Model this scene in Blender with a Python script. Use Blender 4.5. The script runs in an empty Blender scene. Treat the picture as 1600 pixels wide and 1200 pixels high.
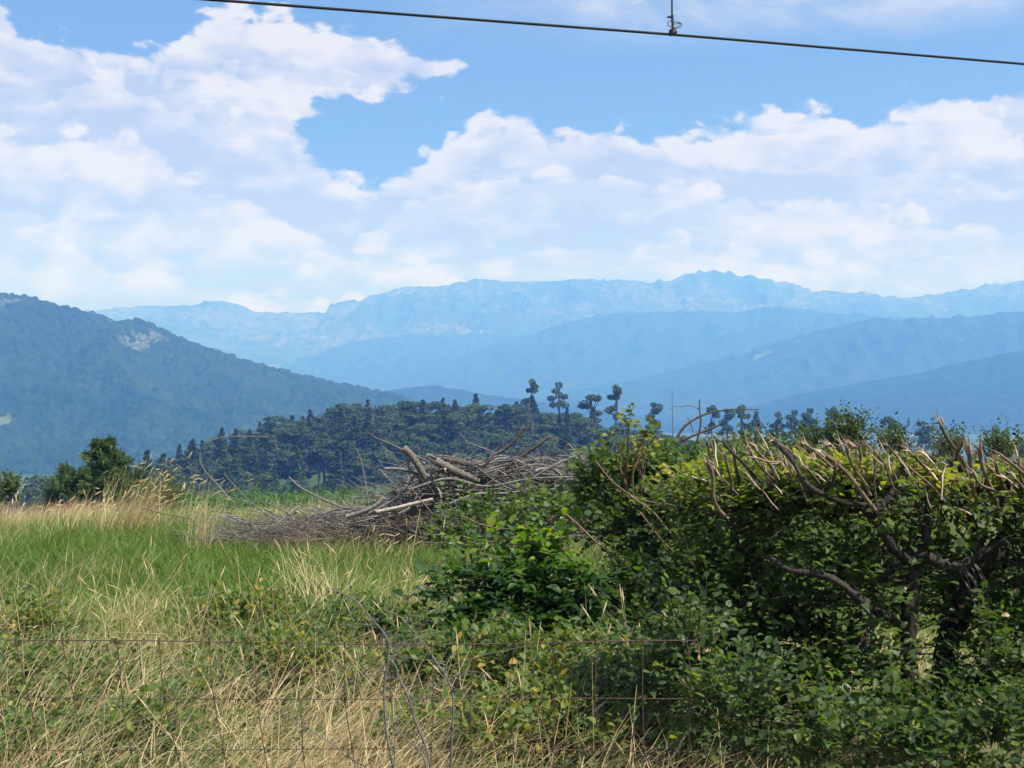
import bpy, math
import numpy as np

# ------------------------------------------------------------------ camera, world, sun, exposure
sc = bpy.context.scene
F = 2198.0            # focal length in photo pixels (photo 1600 x 1200)
EYE = 1.6

def P(px, py, d):
    """A place in the world from where it appears and how far away it stands."""
    return np.array([(px - 800.0) / F * d, d, EYE - (py - 600.0) / F * d])

cam_data = bpy.data.cameras.new("camera")
cam_data.sensor_width = 36.0
cam_data.lens = 36.0 * F / 1600.0
cam_data.clip_start = 0.05
cam_data.clip_end = 60000.0
cam = bpy.data.objects.new("camera", cam_data)
sc.collection.objects.link(cam)
cam.location = (0, 0, EYE)
cam.rotation_euler = (math.radians(90), 0, 0)
sc.camera = cam

SUN_EL, SUN_AZ = 56.0, 120.0
sun_data = bpy.data.lights.new("sun", 'SUN')
sun_data.energy = 5.0
sun_data.angle = math.radians(0.53)
sun_data.color = (1.0, 0.985, 0.97)
sun = bpy.data.objects.new("sun", sun_data)
sc.collection.objects.link(sun)
sun.rotation_euler = (math.radians(90 - SUN_EL), 0, math.radians(180 - SUN_AZ))

sc.view_settings.view_transform = 'Standard'
sc.view_settings.look = 'None'
sc.view_settings.gamma = 1.0
sc.view_settings.exposure = 0.55
sc.cycles.use_denoising = True
sc.cycles.max_bounces = 6
sc.cycles.diffuse_bounces = 3
sc.cycles.glossy_bounces = 2
sc.cycles.transmission_bounces = 3
sc.cycles.volume_bounces = 4
sc.cycles.transparent_max_bounces = 8
sc.cycles.caustics_reflective = False
sc.cycles.caustics_refractive = False


class Nodes:
    """Small helper to write node trees as expressions."""
    def __init__(self, tree):
        self.t = tree
        tree.nodes.clear()

    def new(self, kind, **kw):
        n = self.t.nodes.new(kind)
        for k, v in kw.items():
            setattr(n, k, v)
        return n

    def put(self, sock, v):
        if v is None:
            return
        if isinstance(v, bpy.types.NodeSocket):
            self.t.links.new(v, sock)
        else:
            if hasattr(sock.default_value, '__len__') and not hasattr(v, '__len__'):
                v = (v,) * len(sock.default_value)
            if hasattr(sock.default_value, '__len__') and len(sock.default_value) == 4 and len(v) == 3:
                v = tuple(v) + (1.0,)
            sock.default_value = v

    def m(self, op, a, b=None, c=None, clamp=False):
        n = self.new('ShaderNodeMath', operation=op, use_clamp=clamp)
        for s, v in zip(n.inputs, (a, b, c)):
            self.put(s, v)
        return n.outputs[0]

    def vm(self, op, a, b=None):
        n = self.new('ShaderNodeVectorMath', operation=op)
        for s, v in zip(n.inputs, (a, b)):
            self.put(s, v)
        return n.outputs[0]

    def noise(self, vec, scale, detail=4.0, rough=0.55, dist=0.0):
        n = self.new('ShaderNodeTexNoise')
        self.put(n.inputs['Vector'], vec)
        n.inputs['Scale'].default_value = scale
        n.inputs['Detail'].default_value = detail
        n.inputs['Roughness'].default_value = rough
        n.inputs['Distortion'].default_value = dist
        return n.outputs['Fac']

    def step(self, v, lo, hi, a=0.0, b=1.0):
        n = self.new('ShaderNodeMapRange', interpolation_type='SMOOTHSTEP')
        self.put(n.inputs['Value'], v)
        for k, x in (('From Min', lo), ('From Max', hi), ('To Min', a), ('To Max', b)):
            self.put(n.inputs[k], x)
        return n.outputs[0]

    def mix(self, f, a, b, blend='MIX'):
        n = self.new('ShaderNodeMix', data_type='RGBA', blend_type=blend)
        self.put(n.inputs[0], f)
        self.put(n.inputs[6], a)
        self.put(n.inputs[7], b)
        return n.outputs[2]

    def ramp(self, f, stops):
        n = self.new('ShaderNodeValToRGB')
        e = n.color_ramp.elements
        while len(e) < len(stops):
            e.new(0.5)
        for el, (p, c) in zip(e, stops):
            el.position = p
            el.color = tuple(c) + (1.0,)
        self.put(n.inputs[0], f)
        return n.outputs[0]

    def curve(self, v, pts):
        n = self.new('ShaderNodeFloatCurve')
        c = n.mapping.curves[0]
        while len(c.points) < len(pts):
            c.points.new(0.5, 0.5)
        for p, (x, y) in zip(c.points, pts):
            p.location = (x, y)
            p.handle_type = 'AUTO'
        n.mapping.update()
        self.put(n.inputs['Value'], v)
        return n.outputs[0]


def build_world():
    w = bpy.data.worlds.new("World")
    sc.world = w
    w.use_nodes = True
    N = Nodes(w.node_tree)
    out = N.new('ShaderNodeOutputWorld')
    bg = N.new('ShaderNodeBackground')
    bg.inputs['Strength'].default_value = 0.12
    sky = N.new('ShaderNodeTexSky', sky_type='NISHITA')
    sky.sun_disc = False
    sky.sun_elevation = math.radians(SUN_EL)
    sky.sun_rotation = math.radians(SUN_AZ)
    sky.air_density = 1.0
    sky.dust_density = 0.1
    sky.ozone_density = 3.0
    tc = N.new('ShaderNodeTexCoord')
    d = tc.outputs['Generated']
    N.put(sky.inputs['Vector'], N.vm('NORMALIZE', N.vm('ADD', d, (0.0, 0.0, 0.55))))
    sx = N.new('ShaderNodeSeparateXYZ')
    N.put(sx.inputs[0], d)
    x, y, z = sx.outputs
    az = N.m('ARCTAN2', x, y)
    el = N.m('ARCSINE', z)
    t = N.m('ADD', az, 0.5, clamp=True)

    def pts(lst):
        return [(0.5 + math.atan((a - 800) / F), max(0.0, math.atan((600 - b) / F)) * 2.0) for a, b in lst]
    # tops of the cloud bank, and the lobe that reaches out over the blue gap
    top_main = pts([(-300, 80), (-120, 10), (0, 28), (40, 62), (110, 82), (180, 88), (250, 84), (320, 45), (420, 60), (452, 160),
                    (462, 205), (500, 232), (530, 262), (600, 262), (680, 238), (705, 205), (760, 172), (830, 182),
                    (880, 196), (960, 194), (1050, 212), (1100, 205), (1180, 182), (1280, 170), (1340, 192),
                    (1400, 170), (1500, 166), (1600, 172), (1900, 120)])
    lobe_top = pts([(200, 200), (240, 88), (270, 66), (320, 38), (370, 15), (440, 18), (480, 34), (520, 34), (575, 40),
                    (605, 70), (660, 68), (690, 88), (732, 100), (745, 135), (800, 190)])
    lobe_bot = pts([(200, 200), (440, 210), (490, 186), (540, 168), (620, 146), (690, 124), (732, 106), (760, 90), (800, 80)])
    half = lambda c: N.m('MULTIPLY', c, 0.5)
    e_top = half(N.curve(t, top_main))
    e_lt = half(N.curve(t, lobe_top))
    e_lb = half(N.curve(t, lobe_bot))
    s1 = N.m('SUBTRACT', e_top, el)
    s2 = N.m('MINIMUM', N.m('SUBTRACT', e_lt, el), N.m('SUBTRACT', el, e_lb))
    s = N.m('MAXIMUM', s1, s2)
    dz = N.vm('MULTIPLY', d, (1.0, 1.0, 1.7))
    n1 = N.noise(dz, 16.0, 3.0, 0.5)
    n2 = N.noise(dz, 46.0, 7.0, 0.62, 0.3)
    vor = N.new('ShaderNodeTexVoronoi', feature='SMOOTH_F1')
    N.put(vor.inputs['Vector'], N.vm('ADD', dz, N.vm('MULTIPLY', N.vm('SUBTRACT', N_color(N, dz, 60.0), (0.5, 0.5, 0.5)), (0.03, 0.03, 0.03))))
    vor.inputs['Scale'].default_value = 34.0
    vor.inputs['Smoothness'].default_value = 0.3
    puff = vor.outputs['Distance']
    edge = N.m('ADD', N.m('MULTIPLY', N.m('SUBTRACT', n1, 0.5), 0.03), N.m('MULTIPLY', N.m('SUBTRACT', n2, 0.5), 0.034))
    edge = N.m('ADD', edge, N.m('MULTIPLY', N.m('SUBTRACT', 0.4, puff), 0.026))
    se = N.m('ADD', s, edge)
    dens = N.step(se, -0.002, 0.008)
    # light and grey parts of the cloud
    low = N.vm('MULTIPLY', d, (1.0, 1.0, 4.2))
    b1 = N.noise(low, 7.5, 7.0, 0.58, 0.5)
    b2 = N.noise(dz, 22.0, 7.0, 0.6, 0.4)
    hi = N.step(el, 0.05, 0.2)
    bright = N.m('ADD', N.m('MULTIPLY', N.m('SUBTRACT', b1, 0.5), 3.0), N.m('MULTIPLY', N.m('SUBTRACT', b2, 0.5), 1.6))
    bright = N.m('ADD', bright, N.m('MULTIPLY', N.m('SUBTRACT', 0.42, puff), 1.1))
    bright = N.m('ADD', bright, N.m('ADD', 0.30, N.m('MULTIPLY', hi, 0.22)))
    lay = N.m('FRACT', N.m('ADD', N.m('MULTIPLY', el, 10.0), N.m('ADD', N.m('MULTIPLY', n1, 2.6), N.m('MULTIPLY', n2, 1.3))))
    lay = N.m('MULTIPLY', N.step(lay, 0.0, 0.8), N.step(lay, 1.0, 0.86))
    bright = N.m('ADD', bright, N.m('MULTIPLY', N.m('SUBTRACT', lay, 0.45), N.m('ADD', 0.25, N.m('MULTIPLY', hi, 0.25))))
    rim = N.m('MULTIPLY', N.step(se, 0.035, 0.004), 0.35)
    bright = N.m('ADD', bright, rim, clamp=True)
    # nearer banks of cloud stand in front of farther ones: bright tops, grey behind them
    for bank, amp in (([(-300, 205), (0, 212), (60, 226), (100, 212), (150, 224), (190, 216), (240, 234), (275, 262), (340, 296), (420, 330), (520, 372), (700, 420), (900, 470), (1900, 520)], 0.34),
                      ([(-300, 560), (200, 520), (480, 420), (600, 340), (690, 300), (760, 286), (830, 272), (900, 264), (990, 284), (1080, 302), (1200, 318), (1300, 316), (1400, 334), (1550, 366), (1700, 380), (1900, 390)], 0.32),
                      ([(-300, 330), (0, 346), (60, 352), (110, 380), (170, 418), (300, 440), (500, 470), (900, 500), (1900, 540)], 0.26),
                      ([(-300, 520), (500, 480), (620, 420), (700, 398), (820, 386), (1000, 380), (1150, 392), (1250, 410), (1380, 424), (1500, 400), (1600, 392), (1900, 380)], 0.24)):
        s3 = N.m('ADD', N.m('SUBTRACT', half(N.curve(t, pts(bank))), el), N.m('MULTIPLY', edge, 0.8))
        below = N.m('MULTIPLY', N.step(s3, 0.0, 0.003), N.step(s3, 0.048, 0.0))
        above = N.m('MULTIPLY', N.step(s3, 0.0, -0.002), N.step(s3, -0.04, 0.0))
        bright = N.m('ADD', bright, N.m('MULTIPLY', N.m('SUBTRACT', below, N.m('MULTIPLY', above, 0.75)), amp))
    bright = N.m('ADD', bright, 0.0, clamp=True)
    cloud = N.mix(N.m('POWER', bright, 1.25), CLOUD_DARK, CLOUD_LIGHT)
    # thin veil high on the right
    v1 = N.noise(N.vm('MULTIPLY', d, (1.0, 1.0, 5.0)), 5.0, 6.0, 0.6, 0.6)
    veil_el = N.step(el, 0.225, 0.262)
    veil_az = N.step(az, -0.12, 0.14)
    veil = N.m('MULTIPLY', N.m('MULTIPLY', veil_el, veil_az), N.step(v1, 0.38, 0.66, 0.15, 0.8))
    # scattered clouds over the rest of the sky
    rest = N.m('MULTIPLY', N.step(N.noise(dz, 2.6, 7.0, 0.6, 0.4), 0.54, 0.66), N.step(el, 0.30, 0.42))
    a = N.m('MAXIMUM', N.m('MULTIPLY', dens, N.step(bright, -0.1, 0.3, 0.88, 0.98)), N.m('MAXIMUM', veil, rest))
    col = N.mix(a, sky.outputs[0], cloud)
    N.put(bg.inputs['Color'], col)
    N.t.links.new(bg.outputs[0], out.inputs['Surface'])
    w.cycles.sampling_method = 'MANUAL'
    w.cycles.sample_map_resolution = 1024

def N_color(N, vec, scale):
    n = N.new('ShaderNodeTexNoise')
    N.put(n.inputs['Vector'], vec)
    n.inputs['Scale'].default_value = scale
    n.inputs['Detail'].default_value = 4.0
    return n.outputs['Color']

CLOUD_DARK = (2.75, 2.9, 3.3)
CLOUD_LIGHT = (4.7, 4.6, 4.4)
build_world()

# ------------------------------------------------------------------ helpers
rng = np.random.default_rng(11)

def tag(o, label=None, cat=None, group=None, kind=None):
    if label: o['label'] = label
    if cat: o['category'] = cat
    if group: o['group'] = group
    if kind: o['kind'] = kind
    return o

def empty(name, loc, label, cat, group=None):
    o = bpy.data.objects.new(name, None)
    o.empty_display_size = 0.1
    sc.collection.objects.link(o)
    o.location = loc
    return tag(o, label, cat, group)

class Geo:
    """Collects vertices and faces (arrays), with one random number per vertex and a material slot per face."""
    def __init__(self):
        self.v, self.f, self.r, self.mi = [], [], [], []
        self.n = 0

    def add(self, v, f, r=0.5, mi=0):
        v = np.asarray(v, np.float32).reshape(-1, 3)
        f = np.asarray(f, np.int64)
        self.v.append(v)
        self.f.append(f + self.n)
        self.r.append(np.broadcast_to(np.asarray(r, np.float32), (len(v),)))
        self.mi.append(np.full(len(f), mi, np.int32))
        self.n += len(v)

    def mesh(self, name, mats, smooth=True, origin=(0, 0, 0)):
        me = bpy.data.meshes.new(name)
        v = np.concatenate(self.v) - np.asarray(origin, np.float32)
        me.vertices.add(len(v))
        me.vertices.foreach_set('co', v.astype(np.float32).ravel())
        idx = np.concatenate([f.ravel() for f in self.f]).astype(np.int32)
        tot = np.concatenate([np.full(len(f), f.shape[1], np.int32) for f in self.f])
        start = np.concatenate([[0], np.cumsum(tot)[:-1]]).astype(np.int32)
        me.loops.add(len(idx))
        me.loops.foreach_set('vertex_index', idx)
        me.polygons.add(len(tot))
        me.polygons.foreach_set('loop_start', start)
        me.polygons.foreach_set('material_index', np.concatenate(self.mi))
        me.polygons.foreach_set('use_smooth', np.full(len(tot), smooth, bool))
        a = me.attributes.new('rnd', 'FLOAT', 'POINT')
        a.data.foreach_set('value', np.concatenate(self.r).astype(np.float32))
        me.update(calc_edges=True)
        for m in (mats if isinstance(mats, (list, tuple)) else [mats]):
            me.materials.append(m)
        return me

    def obj(self, name, mats, parent=None, smooth=True, origin=None):
        """One mesh object; its origin sits at its parent's base, or where asked."""
        if parent is not None:
            org = np.array(parent.location)
            if parent.parent is not None:
                org = org + np.array(parent.parent.location)
        else:
            org = np.zeros(3) if origin is None else np.asarray(origin, float)
        o = bpy.data.objects.new(name, self.mesh(name, mats, smooth, org))
        sc.collection.objects.link(o)
        if parent is not None:
            o.parent = parent
        else:
            o.location = org
        return o

def unit(v):
    return v / np.maximum(np.linalg.norm(v, axis=-1, keepdims=True), 1e-9)

def hash2(ix, iy, seed):
    h = (ix.astype(np.int64) * 374761393 + iy.astype(np.int64) * 668265263 + seed * 974634777) & 0xffffffff
    h = ((h ^ (h >> 13)) * 1274126177) & 0xffffffff
    return ((h ^ (h >> 16)) & 0xffffff) / float(0xffffff)

def vnoise(x, y, seed=0):
    x, y = np.broadcast_arrays(np.asarray(x, float), np.asarray(y, float))
    ix, iy = np.floor(x), np.floor(y)
    fx, fy = x - ix, y - iy
    fx, fy = fx * fx * (3 - 2 * fx), fy * fy * (3 - 2 * fy)
    a, b = hash2(ix, iy, seed), hash2(ix + 1, iy, seed)
    c, d = hash2(ix, iy + 1, seed), hash2(ix + 1, iy + 1, seed)
    return (a + (b - a) * fx) * (1 - fy) + (c + (d - c) * fx) * fy

def fbm(x, y, octs=5, seed=0, rough=0.5, ridged=False):
    s, amp, tot = 0.0, 1.0, 0.0
    x, y = np.asarray(x, float), np.asarray(y, float)
    for k in range(octs):
        n = vnoise(x, y, seed + k * 17)
        if ridged:
            n = 1 - np.abs(2 * n - 1)
        s = s + n * amp
        tot += amp
        amp *= rough
        x, y = x * 2.03 + 11.3, y * 2.03 + 4.7
    return s / tot

def smooth(x):
    x = np.clip(x, 0, 1)
    return x * x * (3 - 2 * x)

# ------------------------------------------------------------------ materials
def material(name):
    m = bpy.data.materials.new(name)
    m.use_nodes = True
    N = Nodes(m.node_tree)
    out = N.new('ShaderNodeOutputMaterial')
    return m, N, out

def surf(N, out, col, rough=0.8, spec=0.3, bump=None, strength=0.3, dist=0.01):
    b = N.new('ShaderNodeBsdfPrincipled')
    N.put(b.inputs['Base Color'], col)
    N.put(b.inputs['Roughness'], rough)
    N.put(b.inputs['Specular IOR Level'], spec)
    if bump is not None:
        bn = N.new('ShaderNodeBump')
        N.put(bn.inputs['Height'], bump)
        bn.inputs['Strength'].default_value = strength
        bn.inputs['Distance'].default_value = dist
        N.t.links.new(bn.outputs[0], b.inputs['Normal'])
    N.t.links.new(b.outputs[0], out.inputs['Surface'])
    return b

def rnd(N):
    a = N.new('ShaderNodeAttribute', attribute_name='rnd')
    return a.outputs['Fac']

def pos(N):
    return N.new('ShaderNodeTexCoord').outputs['Object']

def leaf_mat(name, stops, trans=0.35, rough=0.45, spec=0.35, tint=(1.3, 1.5, 0.5)):
    """Leaves: the per-leaf number picks the colour; light also comes through the blade."""
    m, N, out = material(name)
    col = N.ramp(rnd(N), stops)
    b = N.new('ShaderNodeBsdfPrincipled')
    N.put(b.inputs['Base Color'], col)
    b.inputs['Roughness'].default_value = rough
    b.inputs['Specular IOR Level'].default_value = spec
    tr = N.new('ShaderNodeBsdfTranslucent')
    N.put(tr.inputs['Color'], N.mix(1.0, col, tint, 'MULTIPLY'))
    mx = N.new('ShaderNodeMixShader')
    mx.inputs[0].default_value = trans
    N.t.links.new(b.outputs[0], mx.inputs[1])
    N.t.links.new(tr.outputs[0], mx.inputs[2])
    N.t.links.new(mx.outputs[0], out.inputs['Surface'])
    return m

def bark_mat(name, a, b, scale=60.0, rough=0.9, bump=0.5):
    m, N, out = material(name)
    p = N.vm('MULTIPLY', pos(N), (1.0, 1.0, 0.5))
    n = N.noise(p, scale, 5.0, 0.65)
    n2 = N.noise(p, scale * 0.13, 2.0, 0.5)
    f = N.m('ADD', N.m('MULTIPLY', n, 0.75), N.m('MULTIPLY', N.m('ADD', n2, N.m('SUBTRACT', rnd(N), 0.5)), 0.35))
    surf(N, out, N.ramp(f, [(0.3, a), (0.75, b)]), rough, 0.2, n, bump, 0.004)
    return m

# ------------------------------------------------------------------ the ground
_gy = [-40, 13, 16.5, 20, 24, 30, 36, 40, 60, 80, 120, 200, 300, 500, 900, 3000, 20000]
_gz = [0.0, 0.0, 0.0, -0.35, -1.0, -2.1, -3.05, -3.45, -5.1, -7.0, -12.5, -24, -36, -56, -80, -90, -90]
# skyline of the wooded hill: photo x, photo y of the tree tops, tree height there
_wood = [(-300, 800, 10), (150, 790, 12), (255, 735, 12), (290, 702, 12), (350, 676, 13), (400, 656, 13), (480, 638, 15), (580, 622, 15),
         (680, 622, 15), (760, 620, 15), (850, 628, 15), (920, 642, 14), (1000, 662, 14), (1100, 670, 13),
         (1200, 680, 13), (1300, 684, 13), (1400, 692, 13), (1480, 708, 13), (1560, 730, 12), (2000, 800, 10)]
WOOD_D = 430.0
_wx = [(a - 800) / F * WOOD_D for a, b, h in _wood]
_wz = [EYE - (b - 600) / F * WOOD_D - h for a, b, h in _wood]

def ground_z(x, y):
    x, y = np.asarray(x, float), np.asarray(y, float)
    z = np.interp(y, _gy, _gz)
    base430 = np.interp(WOOD_D, _gy, _gz)
    h = np.maximum(np.interp(x, _wx, _wz) - base430, 0)
    z = z + h * np.exp(-((y - WOOD_D) / 85.0) ** 2)
    near = np.clip((60 - y) / 40.0, 0, 1)
    z = z + near * (0.10 * (fbm(x * 0.35, y * 0.35, 3, 3) - 0.5) + 0.05 * (fbm(x * 1.6, y * 1.6, 3, 5) - 0.5))
    # the meadow drops a little towards the left of its crest
    z = z - 0.012 * np.clip(-x, 0, 8) * smooth((y - 8) / 8) * (y < 60)
    return z

def build_ground():
    m, N, out = material('soil_and_turf')
    p = pos(N)
    a = N.noise(p, 1.2, 5.0, 0.6)
    b = N.noise(p, 24.0, 5.0, 0.65)
    c = N.noise(p, 0.006, 4.0, 0.6)
    near = N.ramp(N.m('ADD', N.m('MULTIPLY', a, 0.5), N.m('MULTIPLY', b, 0.5)),
                  [(0.32, (0.045, 0.05, 0.018)), (0.5, (0.085, 0.095, 0.03)), (0.68, (0.17, 0.14, 0.07))])
    far = N.ramp(c, [(0.35, (0.035, 0.06, 0.025)), (0.55, (0.07, 0.11, 0.04)), (0.7, (0.13, 0.16, 0.07))])
    sx = N.new('ShaderNodeSeparateXYZ')
    N.put(sx.inputs[0], p)
    col = N.mix(N.step(sx.outputs[1], 20, 60), near, far)
    surf(N, out, col, 0.95, 0.1, b, 0.6, 0.02)
    ys = np.concatenate([np.linspace(-30, 3, 20)[:-1], np.linspace(3, 26, 116)[:-1], np.linspace(26, 120, 60)[:-1],
                         np.geomspace(120, 900, 90)[:-1], np.geomspace(900, 8600, 40)])
    us = np.linspace(-1, 1, 321)
    us = np.sign(us) * np.abs(us) ** 1.3
    Y = np.repeat(ys[:, None], len(us), 1)
    X = us[None, :] * (np.abs(Y) * 1.05 + 25)
    Z = ground_z(X, Y)
    n0, n1 = X.shape
    g = Geo()
    i = np.arange(n0 * n1).reshape(n0, n1)
    q = np.stack([i[:-1, :-1], i[:-1, 1:], i[1:, 1:], i[1:, :-1]], -1).reshape(-1, 4)
    g.add(np.stack([X, Y, Z], -1), q)
    tag(g.obj('ground', m), kind='structure')
build_ground()

# ------------------------------------------------------------------ far ridges, hills and mountains
def grid_faces(n0, n1):
    i = np.arange(n0 * n1).reshape(n0, n1)
    return np.stack([i[:-1, :-1], i[:-1, 1:], i[1:, 1:], i[1:, :-1]], -1).reshape(-1, 4)

def ridge(name, line, D, front, back, foot, mat, nu=260, nt=70, rough_amp=0.12, sky_amp=0.8, nscale=None, seed=1, power=1.0, ridged=True):
    """A ridge whose crest follows `line` (photo x, y) at distance D and slopes down to z = foot in front and behind."""
    a = np.array(line, float)
    px = np.linspace(a[0, 0], a[-1, 0], nu)
    X = (px - 800) / F * D
    zc = EYE - (np.interp(px, a[:, 0], a[:, 1]) - 600) / F * D
    pix = D / F
    zc = zc + pix * sky_amp * (2.4 * (fbm(px * 0.03, px * 0 + 3, 3, seed) - 0.5) + 2.2 * (fbm(px * 0.21, px * 0 + 7, 3, seed + 5) - 0.5))
    ts = np.concatenate([-np.linspace(1, 0, 12)[:-1], np.linspace(0, 1, nt)])
    T = ts[:, None]
    Y = np.where(T >= 0, D - T * front, D - T * back) + 0 * X[None, :]
    XX = X[None, :] + 0 * Y
    h = np.maximum(zc - foot, 1.0)[None, :]
    prof = (1 - np.abs(T)) ** power
    Z = foot + h * prof
    ns = nscale or 1.0 / (0.12 * front)
    e = fbm(XX * ns * 1.5, Y * ns, 6, seed + 30, 0.55, ridged) - 0.55
    env = np.sin(np.pi * np.clip(np.abs(T), 0, 1) ** 0.6)
    Z = Z + e * h * rough_amp * 2.0 * env
    g = Geo()
    g.add(np.stack([XX, Y, Z], -1), grid_faces(*XX.shape), np.clip(0.5 + e.ravel(), 0, 1))
    return tag(g.obj(name, mat), kind='structure')

def hill_mat(name, dark, mid, pale, scale, pale_at=0.62, fine=8.0):
    """Forest with meadow or bare rock showing in patches."""
    m, N, out = material(name)
    p = pos(N)
    n = N.noise(p, scale, 6.0, 0.62, 0.4)
    f = N.noise(p, scale * fine, 4.0, 0.65)
    forest = N.ramp(f, [(0.35, dark), (0.68, mid)])
    patch = N.step(N.m('ADD', n, N.m('MULTIPLY', N.m('SUBTRACT', f, 0.5), 0.22)), pale_at, pale_at + 0.06)
    surf(N, out, N.mix(patch, forest, pale), 1.0, 0.0)
    return m

def mountain_mat():
    m, N, out = material('limestone_mountain')
    p = pos(N)
    big = N.noise(p, 0.0021, 7.0, 0.62, 0.5)
    fine = N.noise(N.vm('MULTIPLY', p, (1.0, 1.0, 2.2)), 0.02, 7.0, 0.7, 0.3)
    geo = N.new('ShaderNodeNewGeometry')
    rock = N.ramp(fine, [(0.36, (0.03, 0.04, 0.045)), (0.5, (0.08, 0.08, 0.08)), (0.68, (0.17, 0.16, 0.15))])
    green = N.ramp(fine, [(0.4, (0.02, 0.035, 0.024)), (0.66, (0.05, 0.065, 0.04))])
    f = N.step(N.m('ADD', N.m('MULTIPLY', big, 0.8), N.m('MULTIPLY', fine, 0.35)), 0.52, 0.64)
    surf(N, out, N.mix(f, green, rock), 1.0, 0.0)
    return m

FOREST_D, FOREST_M = (0.012, 0.024, 0.014), (0.034, 0.055, 0.026)
far_line = [(-500, 500), (-200, 490), (100, 492), (170, 486), (220, 478), (300, 478), (345, 470), (370, 475), (400, 489), (450, 491), (515, 491), (530, 473),
            (543, 470), (556, 470), (560, 475), (580, 462), (640, 452), (690, 446), (715, 446), (740, 437), (800, 441), (860, 439), (930, 439), (1000, 445),
            (1050, 438), (1070, 428), (1110, 425), (1150, 431), (1200, 440), (1250, 454), (1285, 458), (1312, 456), (1340, 460),
            (1390, 466), (1440, 463), (1500, 456), (1540, 448), (1600, 438), (1750, 425), (2100, 440)]
M_MOUNT = mountain_mat()
ridge('mountain_range', far_line, 7400, 1500, 600, 60, M_MOUNT, 900, 220, 0.24, 0.6, seed=3, power=1.1, nscale=0.0035)
M_FAR = hill_mat('far_forest', FOREST_D, FOREST_M, (0.2, 0.21, 0.16), 0.0028, 0.63)
M_MID = hill_mat('mid_forest', FOREST_D, FOREST_M, (0.15, 0.19, 0.09), 0.0034, 0.665)
M_NEARF = hill_mat('ridge_forest', (0.008, 0.018, 0.012), (0.022, 0.04, 0.02), (0.12, 0.15, 0.07), 0.004, 0.80, 10)
ridge('foothill', [(250, 620), (480, 556), (540, 537), (600, 528), (660, 522), (700, 524), (760, 538), (840, 560), (1000, 600), (1200, 640)],
      6300, 1200, 500, -60, M_MID, 260, 70, 0.2, 0.9, seed=21)
ridge('foothill', [(560, 560), (640, 530), (690, 514), (725, 505), (755, 502), (780, 508), (800, 514), (830, 524), (900, 560), (1000, 600)],
      6700, 1000, 500, 0, M_FAR, 200, 60, 0.24, 0.6, seed=25)
ridge('foothill', [(500, 620), (700, 560), (760, 543), (830, 522), (900, 500), (960, 489), (1040, 488), (1120, 486), (1150, 489), (1185, 482), (1225, 480),
                   (1260, 484), (1300, 490), (1360, 494), (1450, 505), (1700, 540), (2000, 560)],
      5800, 1300, 600, -70, M_MID, 320, 80, 0.22, 0.8, seed=33)
ridge('foothill', [(750, 640), (950, 600), (1010, 589), (1120, 562), (1200, 536), (1300, 512), (1360, 500), (1420, 498), (1500, 496),
                   (1600, 487), (1750, 470), (2100, 450)],
      4400, 1000, 600, -85, M_MID, 320, 90, 0.2, 0.9, seed=41)
ridge('foothill', [(1000, 680), (1180, 634), (1250, 615), (1350, 598), (1450, 580), (1520, 562), (1600, 548), (1750, 520), (2100, 470)],
      3200, 700, 500, -88, M_NEARF, 460, 90, 0.14, 1.3, seed=52, nscale=0.006)
ridge('foothill', [(480, 640), (600, 612), (640, 605), (680, 602), (720, 609), (760, 618), (860, 630), (1000, 650)],
      3200, 600, 450, -88, M_NEARF, 300, 60, 0.08, 1.2, seed=57, nscale=0.006)

def worley(x, y, cell, seed):
    """Distance to the nearest jittered cell point and that cell's own number."""
    gx, gy = np.floor(x / cell), np.floor(y / cell)
    best = np.full(x.shape, 1e9)
    own = np.zeros(x.shape)
    for dx in (-1, 0, 1):
        for dy in (-1, 0, 1):
            cx, cy = gx + dx, gy + dy
            px = (cx + 0.15 + 0.7 * hash2(cx, cy, seed)) * cell
            py = (cy + 0.15 + 0.7 * hash2(cx, cy, seed + 1)) * cell
            d = np.hypot(x - px, y - py)
            near = d < best
            best = np.where(near, d, best)
            own = np.where(near, hash2(cx, cy, seed + 2), own)
    return best, own

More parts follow.
